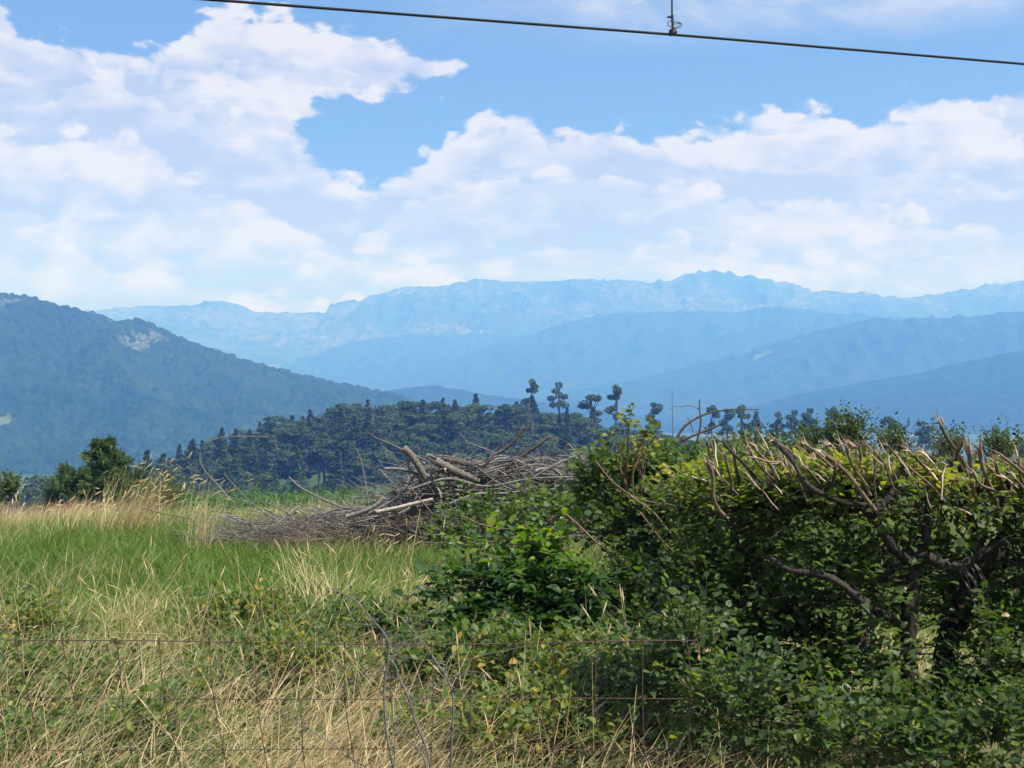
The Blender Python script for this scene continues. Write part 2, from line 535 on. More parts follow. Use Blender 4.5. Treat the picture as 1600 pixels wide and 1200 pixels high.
def forested_mountain():
    """The steep wooded mountain on the left: every tree crown is a bump of its own in the canopy."""
    D = 1900.0
    line = np.array([(-420, 400), (-200, 425), (-60, 446), (0, 458), (40, 462), (85, 474), (150, 490), (185, 503), (205, 499), (225, 500), (260, 517), (320, 541), (400, 567),
                     (480, 588), (560, 604), (620, 616), (660, 632), (720, 655), (800, 690)], float)
    nu, nt = 780, 560
    px = np.linspace(line[0, 0], line[-1, 0], nu)
    X = (px - 800) / F * D
    zc = EYE - (np.interp(px, line[:, 0], line[:, 1]) - 600) / F * D
    foot = -92.0
    ts = np.concatenate([-np.linspace(1, 0.02, 40), np.linspace(0, 1, nt)])
    T = ts[:, None]
    Y = np.where(T >= 0, D - T * 620.0, D - T * 300.0) + 0 * X[None, :]
    XX = X[None, :] + 0 * Y
    h = np.maximum(zc - 5.0 - foot, 1.0)[None, :]
    prof = np.where(T >= 0, (1 - np.abs(T)) ** 0.92, 1 - np.abs(T))
    env = np.sin(np.pi * np.clip(np.abs(T), 0, 1))
    gully = fbm(XX * 0.006 + Y * 0.002, Y * 0.0035, 4, 8, 0.5, True) - 0.6
    Z = foot + h * prof + gully * 62.0 * env * np.clip(h / 150, 0.15, 1)
    # crowns, except where bare rock and the clearing lie
    sx, sy = 800 + XX / Y * F, 600 - (Z - EYE) / Y * F
    d, own = worley(XX, Y, 8.5, 91)
    d2, own2 = worley(XX + 3, Y + 40, 4.6, 95)
    R = 4.2 + 2.6 * own
    crown = np.sqrt(np.clip(1 - (d / (R * 1.15)) ** 2, 0, 1)) * (2.8 + 4.6 * own) + np.sqrt(np.clip(1 - (d2 / 3.2) ** 2, 0, 1)) * 1.9 * own2
    crown = crown + (fbm(XX * 0.9, Y * 0.9, 2, 77) - 0.5) * 1.6
    rockn = fbm(XX * 0.07, Y * 0.045, 4, 61)
    rock = smooth((29 - np.hypot((sx - 188) * 0.8, (sy - 519 - (sx - 188) * 0.42) * 2.4)) / 30 - 0.3 + (rockn - 0.55) * 9.0)
    rock = np.maximum(rock, smooth((26 - np.hypot(sx - 12, (sy - 478) * 2.2)) / 16 + (rockn - 0.52) * 6.0))
    clear = smooth((26 - np.hypot(np.maximum(sx - 2, 0), (sy - 661) * 2.6)) / 6)
    bare = np.maximum(rock, clear)
    Z = Z + crown * (1 - bare) + rock * (fbm(XX * 0.16, Y * 0.16, 4, 15, 0.6, True)) * 7.0
    val = np.where(clear > 0.5, 1.2, np.where(rock > 0.5, 1.6, 0.1 + 0.8 * (0.6 * own + 0.4 * own2)))
    m, N, out = material('mountain_forest')
    r = rnd(N)
    p = pos(N)
    f = N.noise(p, 0.35, 4.0, 0.7)
    stand = N.m('MULTIPLY', N.m('SUBTRACT', N.noise(p, 0.011, 5.0, 0.65, 0.6), 0.5), 0.8)
    forest = N.ramp(N.m('ADD', N.m('ADD', N.m('MULTIPLY', r, 0.6), N.m('MULTIPLY', f, 0.4)), stand),
                    [(0.15, (0.008, 0.020, 0.012)), (0.5, (0.020, 0.042, 0.020)), (0.85, (0.042, 0.07, 0.03))])
    stone = N.ramp(N.noise(N.vm('MULTIPLY', p, (1.0, 1.0, 3.0)), 0.12, 4.0, 0.7), [(0.42, (0.03, 0.05, 0.025)), (0.52, (0.10, 0.105, 0.095)), (0.66, (0.20, 0.20, 0.195))])
    col = N.mix(N.step(r, 0.98, 1.08), forest, (0.10, 0.125, 0.06))
    col = N.mix(N.step(r, 1.3, 1.45), col, stone)
    surf(N, out, col, 1.0, 0.0)
    g = Geo()
    g.add(np.stack([XX, Y, Z], -1), grid_faces(*XX.shape), val.ravel())
    tag(g.obj('forested_mountain', m), kind='structure')
forested_mountain()

# ------------------------------------------------------------------ the air
def build_haze():
    m = bpy.data.materials.new('haze')
    m.use_nodes = True
    N = Nodes(m.node_tree)
    out = N.new('ShaderNodeOutputMaterial')
    v = N.new('ShaderNodeVolumePrincipled')
    v.inputs['Color'].default_value = HAZE_COL + (1.0,)
    v.inputs['Absorption Color'].default_value = (1, 1, 1, 1)
    v.inputs['Density'].default_value = HAZE_DENS
    v.inputs['Anisotropy'].default_value = 0.0
    N.t.links.new(v.outputs[0], out.inputs['Volume'])
    x, y0, y1, z0, z1 = 10200.0, -60.0, 9000.0, -95.0, 690.0
    vs = [(a, b, c) for c in (z0, z1) for b in (y0, y1) for a in (-x, x)]
    fs = [(0, 2, 3, 1), (4, 5, 7, 6), (0, 1, 5, 4), (2, 6, 7, 3), (0, 4, 6, 2), (1, 3, 7, 5)]
    g = Geo()
    g.add(vs, fs)
    tag(g.obj('haze', m, smooth=False), kind='stuff')
HAZE_COL = (0.135, 0.36, 1.0)
HAZE_DENS = 0.00037
build_haze()

# ------------------------------------------------------------------ shared builders for plants and wood
def frames(d):
    """Two unit vectors square to each direction d."""
    up = np.where(np.abs(d[..., 2:3]) > 0.9, np.array([1.0, 0, 0]), np.array([0, 0, 1.0]))
    a = unit(np.cross(d, up))
    return a, np.cross(a, d)

def tubes(g, pts, rad, sides=5, r=0.5, mi=0, cap=False, rough=0.0):
    """pts (N,K,3), rad (N,K): N round stems, each along its own K points."""
    pts = np.asarray(pts, float)
    if pts.ndim == 2:
        pts = pts[None]
    n, k = pts.shape[:2]
    rad = np.broadcast_to(np.asarray(rad, float), (n, k))
    d = unit(np.gradient(pts, axis=1))
    a, b = frames(d)
    ph = np.arange(sides) / sides * 2 * np.pi
    ring = a[:, :, None] * np.cos(ph)[None, None, :, None] + b[:, :, None] * np.sin(ph)[None, None, :, None]
    v = pts[:, :, None] + ring * rad[:, :, None, None] * (1 + rough * rng.normal(size=(n, k, sides, 1)))
    i = np.arange(n * k * sides).reshape(n, k, sides)
    j = np.roll(i, -1, axis=2)
    f = np.stack([i[:, :-1], j[:, :-1], j[:, 1:], i[:, 1:]], -1).reshape(-1, 4)
    rr = np.repeat(np.broadcast_to(np.asarray(r, float), (n,)), k * sides)
    g.add(v, f, rr, mi)
    if cap:
        for e in (0, -1):
            c = pts[:, e]
            w = np.concatenate([c[:, None], v[:, e]], 1)
            ii = np.arange(n)[:, None] * (sides + 1)
            s = np.arange(sides)[None]
            t = np.stack([ii + 0 * s, ii + 1 + s, ii + 1 + (s + 1) % sides], -1).reshape(-1, 3)
            g.add(w, t, 0.5, cap if cap is not True else mi)

def wobble(a, b, k, amp, n=None, sag=0.0, rg=None):
    """Curved lines from a to b with k points (a, b: (N,3) or (3,))."""
    q = rg or rng
    a, b = np.atleast_2d(a).astype(float), np.atleast_2d(b).astype(float)
    t = np.linspace(0, 1, k)[None, :, None]
    L = np.linalg.norm(b - a, axis=1)[:, None, None]
    p = a[:, None] * (1 - t) + b[:, None] * t
    w1, w2 = q.normal(size=(2, len(a), 1, 3))
    p = p + (np.sin(np.pi * t) * w1 + np.sin(2 * np.pi * t) * w2 * 0.6) * amp * L
    p[:, :, 2] += (np.sin(np.pi * t) * sag * L)[:, :, 0]
    return p

def spline(ctrl, k):
    """Catmull-Rom curve through control points."""
    c = np.asarray(ctrl, float)
    if len(c) == 2:
        return c[0] + (c[1] - c[0]) * np.linspace(0, 1, k)[:, None]
    e = np.concatenate([[2 * c[0] - c[1]], c, [2 * c[-1] - c[-2]]])
    t = np.linspace(0, len(c) - 1, k)
    i = np.minimum(t.astype(int), len(c) - 2)
    u = (t - i)[:, None]
    p0, p1, p2, p3 = e[i], e[i + 1], e[i + 2], e[i + 3]
    return 0.5 * (2 * p1 + (p2 - p0) * u + (2 * p0 - 5 * p1 + 4 * p2 - p3) * u ** 2 + (3 * p1 - p0 - 3 * p2 + p3) * u ** 3)

# leaf outlines: x across, y along, z up; a folded, slightly drooping blade
LEAF_OVATE = (np.array([(0, 0, 0), (0, .35, .0), (0, .7, -.02), (0, 1, -.12), (-.2, .16, .05), (-.33, .42, .1), (-.24, .74, .05),
                        (.2, .16, .05), (.33, .42, .1), (.24, .74, .05)]),
              [(0, 1, 5, 4), (1, 2, 6, 5), (0, 7, 8, 1), (1, 8, 9, 2)], [(2, 3, 6), (2, 9, 3)])
LEAF_ROUND = (np.array([(0, 0, 0), (0, .35, .0), (0, .7, -.02), (0, 1, -.10), (-.32, .12, .04), (-.46, .45, .1), (-.32, .8, .04),
                        (.32, .12, .04), (.46, .45, .1), (.32, .8, .04)]),
              [(0, 1, 5, 4), (1, 2, 6, 5), (0, 7, 8, 1), (1, 8, 9, 2)], [(2, 3, 6), (2, 9, 3)])
LEAF_LONG = (np.array([(0, 0, 0), (0, .35, .0), (0, .7, -.04), (0, 1, -.16), (-.12, .14, .03), (-.2, .4, .06), (-.14, .74, .0),
                       (.12, .14, .03), (.2, .4, .06), (.14, .74, .0)]),
             [(0, 1, 5, 4), (1, 2, 6, 5), (0, 7, 8, 1), (1, 8, 9, 2)], [(2, 3, 6), (2, 9, 3)])

LEAF_NEEDLE = (LEAF_LONG[0] * np.array([0.45, 1, 1]), LEAF_LONG[1], LEAF_LONG[2])

def leaves(g, p, d, nrm, size, r, shape=LEAF_OVATE, mi=0):
    tv, tq, tt = shape
    n = len(p)
    y = unit(d)
    x = unit(np.cross(y, nrm))
    z = np.cross(x, y)
    s = np.broadcast_to(np.asarray(size, float), (n,))[:, None, None]
    curl = rng.uniform(-0.6, 2.6, (n, 1, 1))
    wide = rng.uniform(0.75, 1.2, (n, 1, 1))
    v = p[:, None] + s * (wide * tv[None, :, 0:1] * x[:, None] + tv[None, :, 1:2] * y[:, None] + curl * tv[None, :, 2:3] * z[:, None])
    k = len(tv)
    off = (np.arange(n) * k)[:, None, None]
    base = g.n
    rr = np.repeat(np.broadcast_to(np.asarray(r, float), (n,)), k)
    g.add(v, (np.array(tq)[None] + off).reshape(-1, 4), rr, mi)
    f3 = (np.array(tt)[None] + off).reshape(-1, 3)
    g.f.append(f3 + base)
    g.mi.append(np.full(len(f3), mi, np.int32))

def twigs(gs, gl, o, d, length, nleaf, size, r_of, shape=LEAF_OVATE, tw=0.0016, up=0.35, flat=0.55, k=5, droop=0.15, rv=0.18, keep=None):
    """Leafy twigs: gs takes the stems, gl the leaves. r_of gives the leaf number (colour) from its place."""
    n = len(o)
    d = unit(d)
    L = np.broadcast_to(length, (n,)) * rng.uniform(0.6, 1.25, n)
    t = np.linspace(0, 1, k)[None, :, None]
    bend = rng.normal(0, 0.22, (n, 1, 3))
    p = o[:, None] + L[:, None, None] * (d[:, None] * t + bend * t ** 2 * 0.6)
    p[:, :, 2] += (L[:, None] * (up * t[:, :, 0] * 0.5 - droop * t[:, :, 0] ** 2))
    tubes(gs, p, (tw * (1.3 - 0.9 * t[:, :, 0])) * np.ones((n, 1)), 3, rng.uniform(0, 1, n))
    tl = np.linspace(0.12, 1.0, nleaf)
    seg = np.minimum((tl * (k - 1)).astype(int), k - 2)
    u = (tl * (k - 1) - seg)[None, :, None]
    lp = p[:, seg] * (1 - u) + p[:, seg + 1] * u
    dir_ = unit(p[:, seg + 1] - p[:, seg])
    side = np.where(np.arange(nleaf) % 2 == 0, 1.0, -1.0)[None, :, None]
    upv = np.array([0, 0, 1.0])
    lat = unit(np.cross(dir_, upv + 0 * dir_)) * side
    ld = unit(lat * 0.9 + dir_ * (0.45 + 0.8 * (tl > 0.95)[None, :, None]) + rng.normal(0, 0.28, lp.shape) + np.array([0, 0, -0.12]))
    nr = unit(upv * flat + rng.normal(0, 0.42, lp.shape))
    lp, ld, nr = lp.reshape(-1, 3), ld.reshape(-1, 3), nr.reshape(-1, 3)
    if keep is not None:
        ok = keep(lp)
        lp, ld, nr = lp[ok], ld[ok], nr[ok]
    s = size * rng.uniform(0.55, 1.25, len(lp))
    rr = np.clip(r_of(lp) + rng.normal(0, rv, len(lp)), 0, 1)
    leaves(gl, lp, ld, nr, s, rr, shape)
    return p[:, -1]

def lobe_points(lobes, n, lo=0.45, hi=1.0, top=0.0):
    """Random places in the shells of ellipsoid lobes and the outward directions there."""
    L = np.array(lobes, float)
    vol = (L[:, 3] * L[:, 4] * L[:, 5]) ** (2 / 3)
    k = rng.choice(len(L), n, p=vol / vol.sum())
    d = unit(rng.normal(size=(n, 3)))
    d[:, 2] = np.where(d[:, 2] < -0.4, -d[:, 2], d[:, 2])
    rr = rng.uniform(lo ** 2, hi ** 2, n) ** 0.5
    return L[k, :3] + d * L[k, 3:] * rr[:, None], unit(d / L[k, 3:] * L[k, 3:].mean(1, keepdims=True)), k

# ------------------------------------------------------------------ plant and wood materials
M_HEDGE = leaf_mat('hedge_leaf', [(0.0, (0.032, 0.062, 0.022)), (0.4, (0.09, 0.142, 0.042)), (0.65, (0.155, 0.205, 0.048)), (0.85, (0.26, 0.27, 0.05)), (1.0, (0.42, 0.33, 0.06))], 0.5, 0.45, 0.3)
M_BRAMBLE = leaf_mat('bramble_leaf', [(0.0, (0.026, 0.052, 0.018)), (0.45, (0.078, 0.132, 0.036)), (0.75, (0.14, 0.195, 0.044)), (0.92, (0.18, 0.21, 0.04)), (1.0, (0.36, 0.27, 0.05))], 0.4, 0.5, 0.28)
M_BROAD = leaf_mat('broad_leaf', [(0.0, (0.016, 0.04, 0.014)), (0.5, (0.04, 0.095, 0.02)), (0.8, (0.09, 0.17, 0.024)), (1.0, (0.2, 0.24, 0.03))], 0.45, 0.42, 0.4, (1.5, 1.7, 0.35))
M_FAINT = leaf_mat('small_leaf', [(0.0, (0.03, 0.055, 0.022)), (0.5, (0.065, 0.10, 0.03)), (1.0, (0.17, 0.19, 0.06))], 0.35, 0.5, 0.3)
M_NEEDLE = leaf_mat('needles', [(0.0, (0.025, 0.055, 0.022)), (0.5, (0.075, 0.125, 0.04)), (0.85, (0.14, 0.19, 0.05)), (1.0, (0.2, 0.23, 0.06))], 0.35, 0.6, 0.3)
M_WOODL = leaf_mat('woodland_leaf', [(0.0, (0.03, 0.055, 0.022)), (0.5, (0.075, 0.115, 0.04)), (0.85, (0.13, 0.165, 0.055)), (1.0, (0.2, 0.2, 0.07))], 0.25, 0.7, 0.2)
M_GRASS = leaf_mat('grass_blade', [(0.0, (0.095, 0.17, 0.026)), (0.45, (0.195, 0.28, 0.06)), (0.7, (0.25, 0.30, 0.06)), (0.85, (0.40, 0.35, 0.13)), (1.0, (0.60, 0.49, 0.26))], 0.4, 0.5, 0.3, (1.2, 1.3, 0.6))
M_STRAW = leaf_mat('dry_blade', [(0.0, (0.22, 0.21, 0.07)), (0.3, (0.45, 0.35, 0.16)), (0.6, (0.62, 0.49, 0.26)), (0.85, (0.74, 0.62, 0.38)), (1.0, (0.46, 0.25, 0.13))], 0.3, 0.55, 0.3, (1.1, 1.0, 0.8))
M_CORN = leaf_mat('corn_leaf', [(0.0, (0.03, 0.08, 0.016)), (0.6, (0.07, 0.16, 0.03)), (1.0, (0.15, 0.25, 0.07))], 0.3, 0.4, 0.4)
M_BARK = bark_mat('bark', (0.022, 0.018, 0.014), (0.16, 0.13, 0.105), 55.0)
M_TRUNK = bark_mat('dark_bark', (0.006, 0.005, 0.0045), (0.075, 0.064, 0.052), 90.0, 0.95, 1.0)
M_STICK = bark_mat('weathered_wood', (0.042, 0.039, 0.036), (0.30, 0.28, 0.25), 45.0)
M_BROWN = bark_mat('brown_twig', (0.06, 0.044, 0.032), (0.26, 0.185, 0.13), 50.0)
M_LOG = bark_mat('grey_bark', (0.03, 0.026, 0.022), (0.24, 0.205, 0.17), 70.0, 0.9, 0.9)
M_PEELED = bark_mat('peeled_wood', (0.20, 0.16, 0.12), (0.56, 0.48, 0.39), 45.0, 0.8, 0.5)
M_CUT = bark_mat('cut_wood', (0.28, 0.19, 0.125), (0.66, 0.50, 0.37), 80.0, 0.8, 0.4)
M_CANE = bark_mat('bramble_cane', (0.11, 0.055, 0.04), (0.27, 0.165, 0.115), 40.0, 0.6, 0.1)
M_GREYTWIG = bark_mat('grey_thorn_wood', (0.06, 0.055, 0.052), (0.24, 0.22, 0.20), 50.0)
M_WIRE = bark_mat('rusty_wire', (0.035, 0.02, 0.015), (0.16, 0.10, 0.075), 30.0, 0.55, 0.1)

def metal(name, col, rough):
    m, N, out = material(name)
    b = surf(N, out, N.mix(N.noise(pos(N), 40.0, 4.0), tuple(c * 0.6 for c in col), col), rough, 0.5)
    b.inputs['Metallic'].default_value = 0.6
    return m
M_STEEL = metal('dark_steel', (0.07, 0.07, 0.08), 0.5)
M_COPPER = metal('weathered_copper', (0.028, 0.03, 0.036), 0.7)

# ------------------------------------------------------------------ overhead wire
def contact_d(px):
    py = np.interp(px, [-800, 310, 1050, 1600, 2600], [-80, -2, 54, 100, 186])
    return 1.56 * F / (600 - py), py

def build_overhead():
    xs = np.array([-700, -300, 100, 310, 600, 800, 1050, 1300, 1600, 1900, 2400])
    pts = []
    for x in xs:
        d, py = contact_d(x)
        pts.append(P(x, py, d))
    g = Geo()
    tubes(g, spline(pts, 60), 0.0062, 8)
    tag(g.obj('contact_wire', M_COPPER, origin=pts[6]), 'long dark overhead wire slanting across the top of the sky', 'overhead wire')
    d, py = contact_d(1050)
    c = P(1050, 55, d)
    u = d / F
    root = empty('wire_dropper', c, 'thin vertical dropper with clamp and curled cable standing on the overhead wire', 'dropper')
    at = lambda x, y, dd=0.0: P(x, y, d) + np.array([0, dd, 0])
    g = Geo()
    tubes(g, np.array([at(1050, 22), at(1049.3, -120), at(1049, -420)]), 0.0042, 8)
    g.obj('rod', M_STEEL, root)
    g = Geo()
    tubes(g, np.array([at(1051.5, 46), at(1050.8, 34), at(1050.2, 23)]), np.array([[0.0068, 0.006, 0.0068]]), 8, cap=True)
    tubes(g, np.array([at(1050, 26.3), at(1046, 26.6), at(1042.5, 26.6)]), np.array([[0.005, 0.0052, 0.0045]]), 8, cap=True)
    g.obj('sleeve', M_STEEL, root)
    g = Geo()
    for dx, dy, rr in ((0, 0, 0.0135), (3.2, 1, 0.010), (-3.0, 1.6, 0.009)):
        tubes(g, np.array([at(1051 + dx, 55.6 + dy * .3), at(1051 + dx, 53), at(1051.2 + dx, 49.5), at(1051 + dx * 0.8, 46)]),
              np.array([[rr * 0.8, rr, rr, rr * 0.75]]), 8, cap=True)
    cl = g.obj('clamp', M_STEEL, root)
    g = Geo()
    tubes(g, np.array([at(1056, 51.5, -0.02), at(1056, 51.5, -0.008)]), 0.004, 6, cap=True)
    g.obj('bolt', M_COPPER, cl)
    g = Geo()
    loop = [at(1052, 45), at(1057, 43.5, .01), at(1063, 40.5, .025), at(1066.5, 37, .03), at(1065, 33.4, .03), at(1059, 32.6, .02), at(1053, 34, .0), at(1047, 34, -.01),
            at(1043, 37, -.02), at(1043, 40.5, -.02), at(1046, 43, -.02), at(1052, 44.6, -.015), at(1060, 41, .0), at(1064, 35.5, .01), at(1057, 36.4, .01), at(1051, 37.3, .0)]
    tubes(g, spline(loop, 70), 0.0021, 6)
    g.obj('cable_loop', M_STEEL, root)
build_overhead()

# ------------------------------------------------------------------ wire fence
FD = 4.4
def build_fence():
    X0, X1 = P(-420, 0, FD)[0], P(1090, 0, FD)[0]
    root = empty('wire_fence', (X0, FD, 0.0), 'rusty square mesh wire fence standing low in front of the grass', 'fence')
    zs = [P(0, 1003, FD)[2], P(0, 1092, FD)[2], P(0, 1172, FD)[2], P(0, 1240, FD)[2], P(0, 1300, FD)[2], P(0, 1352, FD)[2]]
    xs = np.linspace(X0, X1, 60)
    wav = {}
    for k, z in enumerate(zs):
        w = 0.010 * (fbm(xs * 2.2, xs * 0 + k * 9, 3, 100 + k) - 0.5) + 0.006 * np.sin(xs * 3 + k)
        dep = 0.05 * (fbm(xs * 1.1, xs * 0 + 3, 2, 140) - 0.5)
        wav[k] = (w, dep)
        g = Geo()
        tubes(g, np.stack([xs, FD + dep, z + w], -1), 0.0017 if k == 0 else 0.0013, 6)
        g.obj('line_wire', M_WIRE, root)
    pxs = [-355, -280, -204, -130, -54, 24, 98, 178, 248, 324, 391, 452, 537, 608, 672, 735, 802, 866, 932, 1002, 1075]
    bot = [25, 27, 27, 28, 30, 34, 30, 29, 26, 24, 22, 24, 12, 4, 2, 5, -3, -2, 3, 6, 4, 5, 6, 5, 4, 6, 5, 3, 5, 4]
    for px, dx in zip(pxs, bot):
        pts = []
        for k, z in enumerate(zs):
            x = P(px + dx * (k / 2.1) + rng.normal(0, 2.2), 0, FD)[0]
            pts.append((x, FD + np.interp(x, xs, wav[k][1]) - 0.003, z + np.interp(x, xs, wav[k][0])))
        pts = np.array(pts)
        g = Geo()
        c = spline(pts, 21)
        c[:, 0] += 0.004 * np.sin(np.linspace(0, 9, 21) + px)
        tubes(g, c, 0.0016, 6)
        for q in pts:                                    # hinge knots
            ph = np.linspace(0, 4 * np.pi, 15)
            kn = np.stack([q[0] + 0.004 * np.cos(ph), q[1] + 0.004 * np.sin(ph), q[2] + np.linspace(-0.011, 0.011, 15)], -1)
            tubes(g, kn, 0.0016, 4)
        g.obj('stay_wire', M_WIRE, root)
build_fence()

# ------------------------------------------------------------------ grass
def blades(g, p, h, lean_dir, lean, width, r, segs=3):
    n = len(p)
    t = np.linspace(0, 1, segs + 1)[None, :, None]
    ld = np.stack([np.cos(lean_dir), np.sin(lean_dir), 0 * lean_dir], -1)[:, None]
    hh, le = h[:, None, None], lean[:, None, None]
    mid = p[:, None] + hh * (np.array([0, 0, 1.0]) * (t - 0.33 * np.minimum(le, 1.6) * t ** 2) + ld * le * (0.25 * t + 0.75 * t ** 2))
    yaw = rng.uniform(0, 2 * np.pi, n)
    wv = np.stack([np.cos(yaw), np.sin(yaw), 0 * yaw], -1)[:, None] * (width[:, None, None] * (1 - t ** 1.6) * 0.5 + 0.0002)
    v = np.stack([mid - wv, mid + wv], 2)
    i = np.arange(n * (segs + 1) * 2).reshape(n, segs + 1, 2)
    f = np.stack([i[:, :-1, 0], i[:, :-1, 1], i[:, 1:, 1], i[:, 1:, 0]], -1).reshape(-1, 4)
    g.add(v, f, np.repeat(r, (segs + 1) * 2))
    return mid[:, -1]

def scatter(n, y0, y1, px0=-160, px1=1760, power=1.0):
    y = y0 + (y1 - y0) * rng.uniform(0, 1, n) ** power
    # an even spread over the ground: keep rows in proportion to their width
    keep = rng.uniform(0, 1, n) < y / y1
    y = y[keep]
    x = (rng.uniform(px0, px1, len(y)) - 800) / F * y
    return np.stack([x, y, ground_z(x, y)], -1)

def build_weeds():
    g = Geo()
    n = 110000
    p = scatter(n, 4.7, 9.9, -160, 1250)
    x, y = p[:, 0], p[:, 1]
    keep = fbm(x * 1.5, y * 1.1, 4, 410) > rng.uniform(0.44, 0.66, len(p))
    p = p[keep]
    n = len(p)
    c = p + np.stack([rng.normal(0, .03, n), rng.normal(0, .03, n), rng.uniform(0.01, 0.22, n) ** 1.2], -1)
    r = np.clip(0.40 + 0.6 * (fbm(p[:, 0] * 2.3, p[:, 1] * 1.7, 3, 420) - 0.35) + rng.normal(0, .16, n), 0, 0.95)
    leaves(g, c, unit(rng.normal(size=(n, 3)) * np.array([1, 1, .35])), unit(np.array([0, 0, 1.0]) + rng.normal(0, .45, (n, 3))), rng.uniform(0.018, 0.046, n), r, LEAF_OVATE)
    tag(g.obj('weeds', M_BRAMBLE), kind='stuff')
build_weeds()

def build_grass():
    p = scatter(270000, 5.0, 18.6, -160, 1500)
    x, y = p[:, 0], p[:, 1]
    dry = fbm(x * 0.9, y * 0.45, 4, 200)
    n2 = fbm(x * 3.1, y * 1.6, 3, 210)
    d = 0.36 + 0.75 * (dry - 0.5) + 0.5 * (n2 - 0.5)
    d = d + 0.55 * (fbm(x * 0.45, y * 0.22, 3, 217) - 0.5)
    d = d + 0.10 * smooth((9.6 - y) / 2.0) + 0.34 * smooth((y - 14.6) / 2.2) - 0.10 * smooth((y - 9.5) / 1.5) * smooth((14.6 - y) / 1)
    d = d + 0.22 * smooth((x + 0.6) / 1.4) * smooth((11.5 - y) / 2)
    h = 0.05 + 0.17 * rng.uniform(0, 1, len(p)) ** 1.5 + 0.16 * n2 * fbm(x * 1.3, y * 0.9, 3, 222)
    thin = (rng.uniform(0, 1, len(p)) < 1 - 0.72 * smooth((9.0 - y) / 1.6))
    p, x, y, d, h, n2 = p[thin], x[thin], y[thin], d[thin], h[thin], n2[thin]
    r = np.clip(d + rng.normal(0, 0.22, len(p)), 0, 1)
    g = Geo()
    blades(g, p, h, rng.uniform(0, 2 * np.pi, len(p)), rng.uniform(0.2, 1.3, len(p)), rng.uniform(0.003, 0.010, len(p)), r)
    tag(g.obj('meadow_grass', M_GRASS), kind='stuff')

    g = Geo()
    # long dry grass bent over to the right, at the foot of the frame
    p = scatter(42000, 4.55, 8.9, -160, 1500)
    x, y = p[:, 0], p[:, 1]
    keep = fbm(x * 1.7, y * 1.2, 3, 230) + 0.30 * smooth((7.0 - y) / 1.2) + 0.10 * smooth(-np.abs(x + 0.9) + 0.8) > rng.uniform(0.42, 0.95, len(p))
    p = p[keep]
    n = len(p)
    tips = blades(g, p, rng.uniform(0.16, 0.50, n) * np.clip((9.3 - p[:, 1]) / 2.5, 0.45, 1), rng.normal(0.2, 0.95, n), rng.uniform(0.3, 1.6, n), rng.uniform(0.0022, 0.0058, n),
           np.clip(rng.normal(0.52, 0.27, n), 0, 0.93), 4)
    # straw standing in the green meadow and along its crest
    p = scatter(24000, 8.0, 16.0, -160, 1200)
    keep = fbm(p[:, 0] * 1.2, p[:, 1] * 0.8, 3, 240) > rng.uniform(0.4, 0.95, len(p))
    p = p[keep]
    n = len(p)
    blades(g, p, rng.uniform(0.15, 0.38, n), rng.normal(0.3, 1.2, n), rng.uniform(0.2, 1.1, n), rng.uniform(0.002, 0.004, n), np.clip(rng.normal(0.5, 0.2, n), 0, 0.93), 4)
    p = scatter(34000, 15.2, 18.8, -160, 620)
    keep = 1.5 * fbm(p[:, 0] * 1.1, p[:, 1] * 0.7, 4, 250) - 0.30 + 0.22 * smooth((-4.2 - p[:, 0]) / 1.5) - 0.25 * smooth((p[:, 0] + 4.2) / 0.5) > rng.uniform(0.35, 0.95, len(p))
    p = p[keep]
    n = len(p)
    red = (fbm(p[:, 0] * 0.8, p[:, 1] * 0.5, 2, 255) + 0.4 * (p[:, 0] < -5.2) > rng.uniform(0.45, 1.0, n))
    blades(g, p, rng.uniform(0.18, 0.42, n), rng.normal(0.4, 1.0, n), rng.uniform(0.15, 0.8, n), rng.uniform(0.003, 0.006, n),
           np.where(red, rng.uniform(0.9, 1.0, n), np.clip(rng.normal(0.45, 0.2, n), 0, 0.9)), 4)
    # straight dead stalks, some broken, some with seed heads
    p = scatter(1900, 4.7, 9.2, -160, 1300)
    n = len(p)
    dirn = unit(np.stack([rng.normal(0.35, 0.7, n), rng.normal(0, 0.5, n), rng.uniform(0.25, 1.3, n)], -1))
    L = rng.uniform(0.2, 0.6, n)[:, None]
    kink = rng.normal(0, 0.10, (n, 3)) * (rng.uniform(0, 1, (n, 1)) < 0.4)
    m1, e = p + dirn * L * 0.6, p + dirn * L + kink
    tubes(g, np.stack([p, p + dirn * L * 0.3, m1, e], 1), np.array([[1, .95, .85, .5]]) * rng.uniform(0.0009, 0.0024, (n, 1)), 4, np.clip(rng.normal(0.55, 0.25, n), 0, 1))
    hd = rng.choice(n, n // 4, replace=False)
    dd = unit(e[hd] - m1[hd])
    tubes(g, np.stack([e[hd], e[hd] + dd * 0.02, e[hd] + dd * 0.05, e[hd] + dd * 0.08], 1), np.array([[0.001, 0.004, 0.0035, 0.0008]]), 5, 0.6)
    tag(g.obj('dry_grass', M_STRAW), kind='stuff')

    # tall tussocks one can tell apart
    def tussock(px, py, d, n, h0, h1, spread, lean_dir, lean, label, green=0.0, heads=True):
        c = P(px, py, d)
        c[2] = ground_z(c[0], c[1])
        q = c + np.concatenate([rng.normal(0, spread, (n, 2)), np.zeros((n, 1))], 1)
        q[:, 2] = ground_z(q[:, 0], q[:, 1]) - 0.01
        root = empty('dry_grass_tussock', c, label, 'grass tussock', 'tall dry grass tussocks')
        g = Geo()
        t = blades(g, q, rng.uniform(h0, h1, n), lean_dir + rng.normal(0, 0.7, n), np.abs(rng.normal(lean, 0.28, n)), rng.uniform(0.003, 0.0062, n) * (d / 10) ** 0.5,
                   np.clip(rng.normal(0.55 - green, 0.2, n), 0, 0.9), 5)
